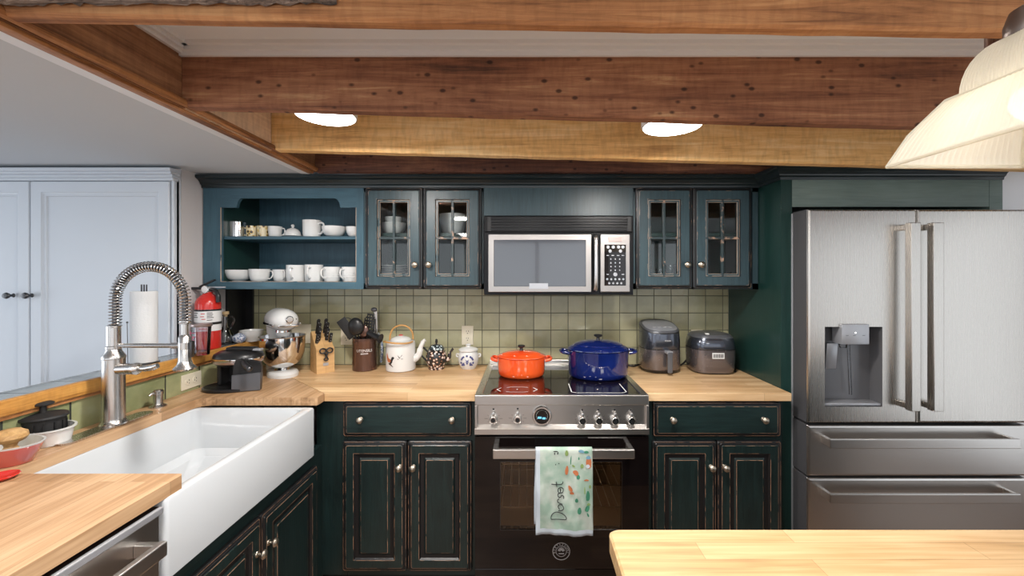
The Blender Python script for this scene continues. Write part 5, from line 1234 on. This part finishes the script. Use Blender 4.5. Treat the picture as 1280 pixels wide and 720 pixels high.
def f_slot(b):
    # slotted spoon head: oval plate with holes
    mm = T(ux+.020, uy+.0, CT+.205) @ R(.12, 'Y'); 
    bm = bmesh.new(); n_ = 9; m_ = 13
    vv = [[None]*(m_+1) for _ in range(n_+1)]
    for i in range(n_+1):
        for j in range(m_+1): vv[i][j] = (-.032+.064*i/n_, -.006*math.cos((i/n_-.5)*PI), .118*j/m_)
    vs = []; fs = []
    for i in range(n_):
        for j in range(m_):
            cx_, cz_ = (i+.5)/n_-.5, (j+.5)/m_-.5
            if cx_**2/.25+cz_**2/.27 > 1: continue
            if i % 2 == 1 and j % 2 == 1 and 0 < i < n_-1: continue
            o_ = len(vs); vs += [vv[i][j], vv[i+1][j], vv[i+1][j+1], vv[i][j+1]]+[(p[0], p[1]+.002, p[2]) for p in (vv[i][j], vv[i+1][j], vv[i+1][j+1], vv[i][j+1])]
            fs += [(o_, o_+1, o_+2, o_+3), (o_+7, o_+6, o_+5, o_+4)]+[(o_+k, o_+4+k, o_+4+(k+1) % 4, o_+(k+1) % 4) for k in range(4)]
    bm.free(); b.add(vs, fs, 'black', False, mm)
    b.tube([c0+Vector((-.01, 0, .012)), mm @ Vector((0, 0, .004))], .005, 'black', 8)
utensil('slotted_spoon', 'black slotted turner standing upright in the crock', f_slot)
def f_spoon(b):
    b.tube([c0+Vector((-.02, -.01, .012)), c0+Vector((.006, -.03, .21))], .005, 'black', 8)
    b.sphere((0, 0, 0), .026, 'crock', 1, .35, 1.4, 16, mx=T(ux+.010, uy-.040, CT+.225) @ R(.25, 'Y'))
utensil('serving_spoon', 'brown serving spoon in front of the slotted turner', f_spoon)
def f_tongs(b):
    b.tube([c0+Vector((.01, .02, .02)), c0+Vector((.048, .015, .21)), c0+Vector((.056, .01, .335))], [.006, .008, .008], 'steel', 8, flat=.4)
    b.tube([c0+Vector((.03, .02, .02)), c0+Vector((.062, .015, .23)), c0+Vector((.060, .01, .335))], [.006, .007, .008], 'steel', 8, flat=.4)
    b.sphere(c0+Vector((.050, .01, .345)), .017, 'grey_plastic', 1.1, .6, .8, 12)
utensil('tongs', 'steel tongs with dark grey hinge end, tallest utensil in the crock', f_tongs)
def f_mash(b):
    b.tube([c0+Vector((-.02, 0, .012)), c0+Vector((.045, -.03, .195))], .006, 'black', 8)
    b.tube([c0+Vector((.035, -.035, .215)), c0+Vector((.075, -.05, .20)), c0+Vector((.100, -.055, .19)), c0+Vector((.112, -.058, .187))], [.017, .017, .020, .028], 'black', 16)
utensil('jar_funnel', 'black flared funnel-shaped tool leaning right out of the crock', f_mash)
b = B(); x_ = PX(476, W-.02)
b.tube(cr([(x_-.012, W-.03, CT+.20), (x_+.004, W-.02, CT+.15), (x_+.006, W-.018, CT+.09), (x_+.002, W-.02, CT+.02)], 6), [.004]*8+[.008]*11, 'speckle', 8); b.build('beaded_cord', label='thin black and white beaded strap hanging behind the crock', cat='strap')

# big teapot
py_ = 2.395; pxx = PX(501, py_)
t = thing('teapot', (pxx, py_, CT), 'large white cylindrical teapot with cane handle and rooster picture', 'teapot', .12, 'teapots')
pr_ = .083
b = B(); b.lathe([(pr_-.006, 0), (pr_, .005), (pr_+.001, .080), (pr_-.001, .150), (pr_-.004, .166), (.06, .170), (.052, .172)], 'white_gloss', seg=44); b.build('body', t)
b = B(); b.lathe([(.058, .171), (.058, .175), (.050, .184), (.030, .192), (.010, .196), (.001, .197)], 'white_gloss', seg=32); b.sphere((0, 0, .199), .009, 'coral', 1.4, 1, .6, 10); b.build('lid', t)
b = B(); b.tube(cr([(pr_-.01, -.01, .06), (pr_+.020, -.012, .085), (pr_+.030, -.015, .125), (pr_+.045, -.018, .160), (pr_+.058, -.02, .172)], 5), [.022]*4+[.018]*6+[.013]*6+[.010]*5, 'white_gloss', 14); b.build('spout', t)
b = B(); b.tube([(.080*math.cos(a)-.008, -.012+.078*math.sin(a)-.010, .168+.004*math.sin(a*2)) for a in [PI*.95+PI*1.0*k/20 for k in range(21)]], .005, 'cane', 8)
b.tube(cr([(-.062, 0, .165), (-.058, 0, .205), (-.040, 0, .240), (0, 0, .256), (.040, 0, .245), (.064, 0, .215), (.070, 0, .172)], 6), .0050, 'cane', 10); b.build('handle', t, label='bent cane handle')
# rooster picture and small bird mark, wrapped on the front
def decal(parent, shapes, rad, ox, oz, name, label):
    b = B()
    for pts, m_ in shapes:
        vs = [((rad+.0022)*math.sin((x+ox)/rad), -(rad+.0022)*math.cos((x+ox)/rad), z_+oz) for x, z_ in pts]
        b.add(vs, [tuple(range(len(vs)))], m_)
    return b.build(name, parent, label=label, normals=False)
rooster = [([(-.030, .040), (-.024, .048), (-.020, .036), (-.012, .020), (.004, .012), (.002, 0), (-.010, -.004), (-.022, .002), (-.028, .018)], 'rust'),
           ([(.000, .006), (.006, .018), (.010, .028), (.020, .030), (.026, .022), (.020, .016), (.016, .008), (.012, -.004), (.004, -.012), (-.006, -.010)], 'black_matte'),
           ([(-.014, -.006), (.004, -.012), (.020, -.028), (.016, -.028), (.0, -.018), (-.012, -.014)], 'crock')]
decal(t, rooster, pr_, -.046, .060, 'rooster_picture', 'printed rooster picture')
decal(t, [([(-.016, 0), (.016, 0), (.016, -.0025), (-.016, -.0025)], 'ink'), ([(-.014, .022), (0, .006), (.012, .020), (.010, .022), (.002, .010), (0, .002), (-.006, .006)], 'ink')], pr_, .010, .078, 'bird_mark', 'small black bird mark')

# mosaic teapot
ty_ = 2.42; t = thing('teapot', (PX(545.5, ty_), ty_, CT), 'small dark floral mosaic teapot between the large teapot and sugar jar', 'teapot', 0, 'teapots')
b = B(); b.lathe([(.046, 0), (.048, .005), (.046, .010), (.058, .045), (.060, .080), (.054, .100), (.044, .110)], 'mosaic', seg=36); b.build('body', t)
b = B(); b.lathe([(.046, .110), (.048, .114), (.040, .128), (.034, .136), (.020, .140), (.006, .142), (.005, .150), (.008, .156), (.006, .172), (.001, .174)], ['mosaic_lid']*4+['black']*5, seg=32); b.build('lid', t)
b = B(); b.tube(cr([(-.050, 0, .040), (-.072, 0, .060), (-.098, 0, .095), (-.095, 0, .122), (-.075, 0, .122), (-.052, 0, .100)], 6), .0055, 'black', 10); b.build('handle', t)
b = B(); b.tube(cr([(.050, 0, .045), (.074, 0, .062), (.080, 0, .090), (.098, 0, .118)], 6), [.013]*6+[.010]*6+[.007]*7, 'mosaic', 12); b.build('spout', t)
# sugar jar
jy = 2.43; t = thing('sugar_jar', (PX(585.5, jy), jy, CT), 'white lidded sugar jar with blue windmill picture', 'jar')
b = B(); b.lathe([(.040, 0), (.043, .004), (.056, .030), (.060, .060), (.058, .085), (.050, .098), (.048, .102)], 'white_gloss', seg=36)
for s in (-1, 1): b.tube(cr([(s*.057, 0, .082), (s*.068, 0, .084), (s*.070, 0, .072), (s*.060, 0, .066)], 4), .0045, 'white_gloss', 8)
b.build('body', t)
b = B(); b.lathe([(.051, .102), (.056, .104), (.057, .112), (.046, .120), (.020, .126), (.012, .128), (.012, .134), (.016, .138), (.010, .144), (.001, .145)], 'white_gloss', seg=36); b.build('lid', t)
sh = []
for k in range(13):
    a = PI*(-.05+1.1*k/12); sh.append(([(.036*math.cos(a)+.006*math.cos(q), .036*math.sin(a)*.95+.006*math.sin(q)) for q in [2*PI*j/6 for j in range(6)]], 'ink_blue')) if k % 2 == 0 or True and k in (2, 3, 9, 10) else None
sh += [([(-.030, -.012), (.030, -.012), (.034, -.022), (-.034, -.022)], 'ink_blue'), ([(-.004, -.012), (.006, -.012), (.003, .006), (-.001, .006)], 'ink_blue'), ([(-.010, .012), (-.008, .014), (.012, .000), (.010, -.002)], 'ink_blue'), ([(.010, .014), (.012, .012), (-.008, -.002), (-.010, .0)], 'ink_blue'), ([(-.024, -.004), (-.014, -.004), (-.016, -.010), (-.026, -.010)], 'ink_blue'), ([(.014, -.004), (.024, -.002), (.024, -.010), (.014, -.010)], 'ink_blue')]
decal(t, sh, .0605, 0, .048, 'windmill_picture', 'blue printed windmill scene')

# ================================================================ ON THE COOKTOP
def dutch_oven(x, y, z, rx, ry, h, lid_h, mat, name, label, lug, kn=.020):
    t = thing(name, (x, y, z), label, 'dutch oven')
    s = ry/rx
    b = B(); b.lathe([(rx*.86, 0), (rx*.90, .003), (rx*.965, .012), (rx*.985, .03), (rx, h*.7), (rx*1.01, h-.006), (rx*1.015, h), (rx*.96, h), (rx*.93, .02), (.001, .012)], mat, seg=56, sy=s)
    b.build('pot', t)
    for d in (-1, 1):
        b = B(); b.tube(cr([(d*rx*.985, -.040, h-.014), (d*(rx+lug*.7), -.038, h-.008), (d*(rx+lug), 0, h-.006), (d*(rx+lug*.7), .038, h-.008), (d*rx*.985, .040, h-.014)], 6), .0085, mat, 10, flat=.75); b.build('lug_handle', t)
    b = B(); b.lathe([(rx*1.0, h+.0005), (rx*1.025, h+.004), (rx*1.02, h+.008), (rx*.90, h+lid_h*.42), (rx*.82, h+lid_h*.50), (rx*.80, h+lid_h*.60), (rx*.6, h+lid_h*.82), (rx*.3, h+lid_h*.96), (.001, h+lid_h)], mat, seg=56, sy=s); ld = b.build('lid', t)
    k = B(); k.lathe([(.012, h+lid_h-.002), (.008, h+lid_h+.006), (.008, h+lid_h+.012), (kn*.9, h+lid_h+.018), (kn, h+lid_h+.023), (kn*.8, h+lid_h+.027), (.001, h+lid_h+.028)], 'black', seg=24); k.build('knob', ld, label='black lid knob')
    return t
gz = RZ-.003
dutch_oven(PX(651.8, 2.21), 2.21, gz, .126, .105, .100, .034, 'orange', 'dutch_oven', 'orange-red enameled dutch oven with lid on the left of the cooktop', .034)
dutch_oven(PX(747.5, 2.19), 2.19, gz, .158, .128, .142, .052, 'cobalt', 'dutch_oven', 'large cobalt blue oval dutch oven with lid on the right of the cooktop', .042, .023)

# ================================================================ AIR FRYER, RICE COOKER
def superloop(rx, ry, z, n=40, e=2.8, cx=0, cy=0):
    o = []
    for k in range(n):
        a = 2*PI*k/n; c_, s_ = math.cos(a), math.sin(a)
        o.append((cx+rx*math.copysign(abs(c_)**(2/e), c_), cy+ry*math.copysign(abs(s_)**(2/e), s_), z))
    return o
def loft(b, loops, mats, smooth=True):
    L = len(loops[0]); vs = [v for l in loops for v in l]; fs = []; ms = []
    for i in range(len(loops)-1):
        for k in range(L): fs.append((i*L+k, i*L+(k+1) % L, (i+1)*L+(k+1) % L, (i+1)*L+k)); ms.append(mats[min(i, len(mats)-1)])
    fs += [tuple(range(L-1, -1, -1)), tuple((len(loops)-1)*L+k for k in range(L))]; ms += [mats[0], mats[-1]]
    b.add(vs, fs, ms, smooth)
ay = 2.385; aw = .107; ad = .112
t = thing('air_fryer', (PX(825.5, ay-.03), ay, CT), 'gunmetal grey air fryer with basket handle on the right worktop', 'air fryer', .04)
b = B(); loft(b, [superloop(aw*.86, ad*.86, .004), superloop(aw*.90, ad*.9, .010), superloop(aw*.95, ad*.95, .020), superloop(aw, ad, .032), superloop(aw, ad, .133)], ['black', 'black', 'fryer_low', 'fryer_low']); bk_ = b.build('basket', t)
b = B(); b.box(-.014+.008, .014+.008, -ad-.045, -ad-.030, .016, .130, 'grey_plastic', .006); b.box(-.016+.008, .016+.008, -ad-.040, -ad+.012, .118, .134, 'silver', .004); b.build('handle', bk_)
b = B(); lp = [superloop(aw-.001, ad-.001, .136), superloop(aw, ad, .139), superloop(aw*.995, ad, .18), superloop(aw*.975, ad*.985, .215)]
# top slopes up to the back
def slope(l, f0_, f1_): return [(x, y, z+(f1_-f0_)*((y+ad)/(2*ad))+f0_) for x, y, z in l]
lp += [slope(superloop(aw*.965, ad*.975, .225), -.004, .045), slope(superloop(aw*.95, ad*.96, .230), -.004, .050), slope(superloop(aw*.90, ad*.90, .234), 0, .052)]
loft(b, lp, ['fryer', 'fryer', 'fryer', 'fryer', 'black', 'grey_plastic']); top_ = b.build('housing', t)
b = B(); loft(b, [slope(superloop(aw*.84, ad*.78, .2345, cy=-.010), .0, .052), slope(superloop(aw*.82, ad*.76, .2365, cy=-.010), 0, .052)], ['silver', 'silver'])
for dx in (-.045, -.015, .015, .045): b.box(dx-.008, dx+.008, -.055, -.050, .2525, .2535, 'white')
b.build('control_top', t, label='silver touch control top')
text('COSORI', .009, 'label_white', 'lettering', top_, (.01, -ad-.0006, .185), (PI/2, 0, 0), .0004)
# rice cooker
ry_ = 2.375; rw = .121; rd_ = .118
t = thing('rice_cooker', (PX(890, ry_-.03), ry_, CT), 'dark grey rounded rice cooker with small white label at the right end', 'rice cooker', -.06)
b = B(); loft(b, [superloop(rw*.80, rd_*.80, .002, e=3.2), superloop(rw*.92, rd_*.92, .008, e=3.2), superloop(rw*.97, rd_*.97, .030, e=3.2), superloop(rw*1.0, rd_, .09, e=3.2), superloop(rw*1.01, rd_*1.01, .134, e=3.2)], ['black', 'fryer_low', 'fryer_low', 'fryer_low']); bo = b.build('body', t)
b = B(); loft(b, [superloop(rw*1.0, rd_*1.0, .137, e=3.2), superloop(rw*1.01, rd_*1.01, .142, e=3.2), superloop(rw*.985, rd_*.985, .170, e=3.2), superloop(rw*.92, rd_*.92, .198, e=3.2), superloop(rw*.80, rd_*.82, .214, e=3.2), superloop(rw*.5, rd_*.5, .222, e=3.2)], ['fryer', 'fryer', 'fryer', 'grey_plastic', 'grey_plastic']); b.build('lid', t)
b = B(); b.box(-.05, -.03, -.08, -.05, .208, .222, 'white', .003); b.build('steam_vent', t, label='small white button')
b = B(); b.box(-.030, .034, -rd_-.0030, -rd_+.006, .090, .122, 'label_white', .001); lb_ = b.build('display_label', t, label='small white label with dark marks')
b = B()
for k in range(9): b.box(-.025+k*.0062, -.0215+k*.0062, -rd_-.0036, -rd_-.0028, .096, .116, 'ink')
b.build('label_marks', lb_)
# plugs and cords
b = B(); b.lathe([(.016, 0), (.018, .01), (.014, .034), (.006, .04)], 'label_white', mx=T(PX(863, W), W-.001, PZ(444, W)) @ R(PI/2, 'X'), seg=16); b.build('wall_plug', label='white plug between the air fryer and the rice cooker', cat='plug')
b = B(); b.tube(cr([(PX(861, 2.47), 2.47, CT+.060), (PX(857, 2.46), 2.46, CT+.035), (PX(851, 2.48), 2.48, CT+.008), (PX(843, 2.49), 2.50, CT+.006)], 6), .0055, 'black', 8); b.build('power_cord', label='black power cord behind and right of the air fryer', cat='cord')
b = B(); b.tube(cr([(PX(800, 2.48), 2.49, CT+.010), (PX(793, 2.46), 2.46, CT+.007), (PX(787, 2.45), 2.46, CT+.010), (PX(786, 2.45), 2.49, CT+.010)], 6), .0055, 'black', 8); b.build('power_cord', label='black power cord between the blue pot and the air fryer', cat='cord')
b = B(); b.tube(cr([(PX(912, 2.44), 2.44, CT+.02), (PX(916, 2.36), 2.36, CT+.006), (PX(922, 2.30), 2.32, CT+.006), (PX(921, 2.38), 2.40, CT+.006)], 6), .004, 'black', 8); b.build('power_cord', label='black power cord right of the rice cooker', cat='cord')

# ================================================================ DISHES BY THE SINK
dy = 1.347; dxx = PX(54, dy)
b = B(); b.lathe([(.066, 0), (.070, .003), (.080, .048), (.086, .050), (.086, .054), (.078, .054), (.068, .008), (.001, .006)], 'white_gloss', seg=44, sy=.78); b.build('baking_dish', loc=(dxx, dy, CT), label='white oval baking dish on the worktop left of the faucet', cat='dish')
t = thing('black_pot', (dxx, dy, CT+.006), 'small black lidded pot sitting inside the white oval dish', 'pot')
b = B(); b.lathe([(.044, 0), (.050, .004), (.052, .078), (.049, .078), (.046, .01), (.001, .008)], 'black_matte', seg=36, sy=.9)
for k in range(14): a = 2*PI*k/14; b.box(-.0015, .0015, -.0545, -.050, .015, .068, 'black', mx=R(a, 'Z'))
b.build('body', t)
b = B(); b.lathe([(.060, .079), (.062, .083), (.060, .088), (.020, .094), (.009, .096), (.008, .116), (.026, .121), (.027, .126), (.020, .130), (.001, .131)], 'black_matte', seg=36, sy=.9); b.build('lid', t)
ry2 = 1.21; rx2 = PX(8, ry2)
b = B(); b.lathe([(.052, 0), (.056, .003), (.078, .054), (.080, .058), (.074, .058), (.050, .008), (.001, .006)], ['coral', 'coral', 'white_gloss', 'white_gloss', 'white_gloss', 'white_gloss', 'white_gloss'], seg=44, sx=1.15, sy=.8); b.build('baking_dish', loc=(rx2, ry2, CT), label='coral red ceramic dish with pale inside at the left edge', cat='dish')
b = B(); b.lathe([(.030, .0), (.034, .006), (.032, .018), (.018, .030), (.013, .040), (.016, .050), (.030, .056), (.036, .066), (.034, .078), (.020, .088), (.001, .090)], 'turned', seg=32); b.build('brush_knob', loc=(rx2+.010, ry2+.002, CT+.008), label='turned beech dish brush knob standing in the coral dish', cat='brush')
b = B(); b.lathe([(.018, 0), (.026, .003), (.034, .010), (.032, .012), (.02, .006), (.001, .005)], 'red', seg=28); b.build('spoon_rest', loc=(PX(2, 1.112), 1.112, CT), label='small bright red dish at the left edge in front of the coral dish', cat='dish')
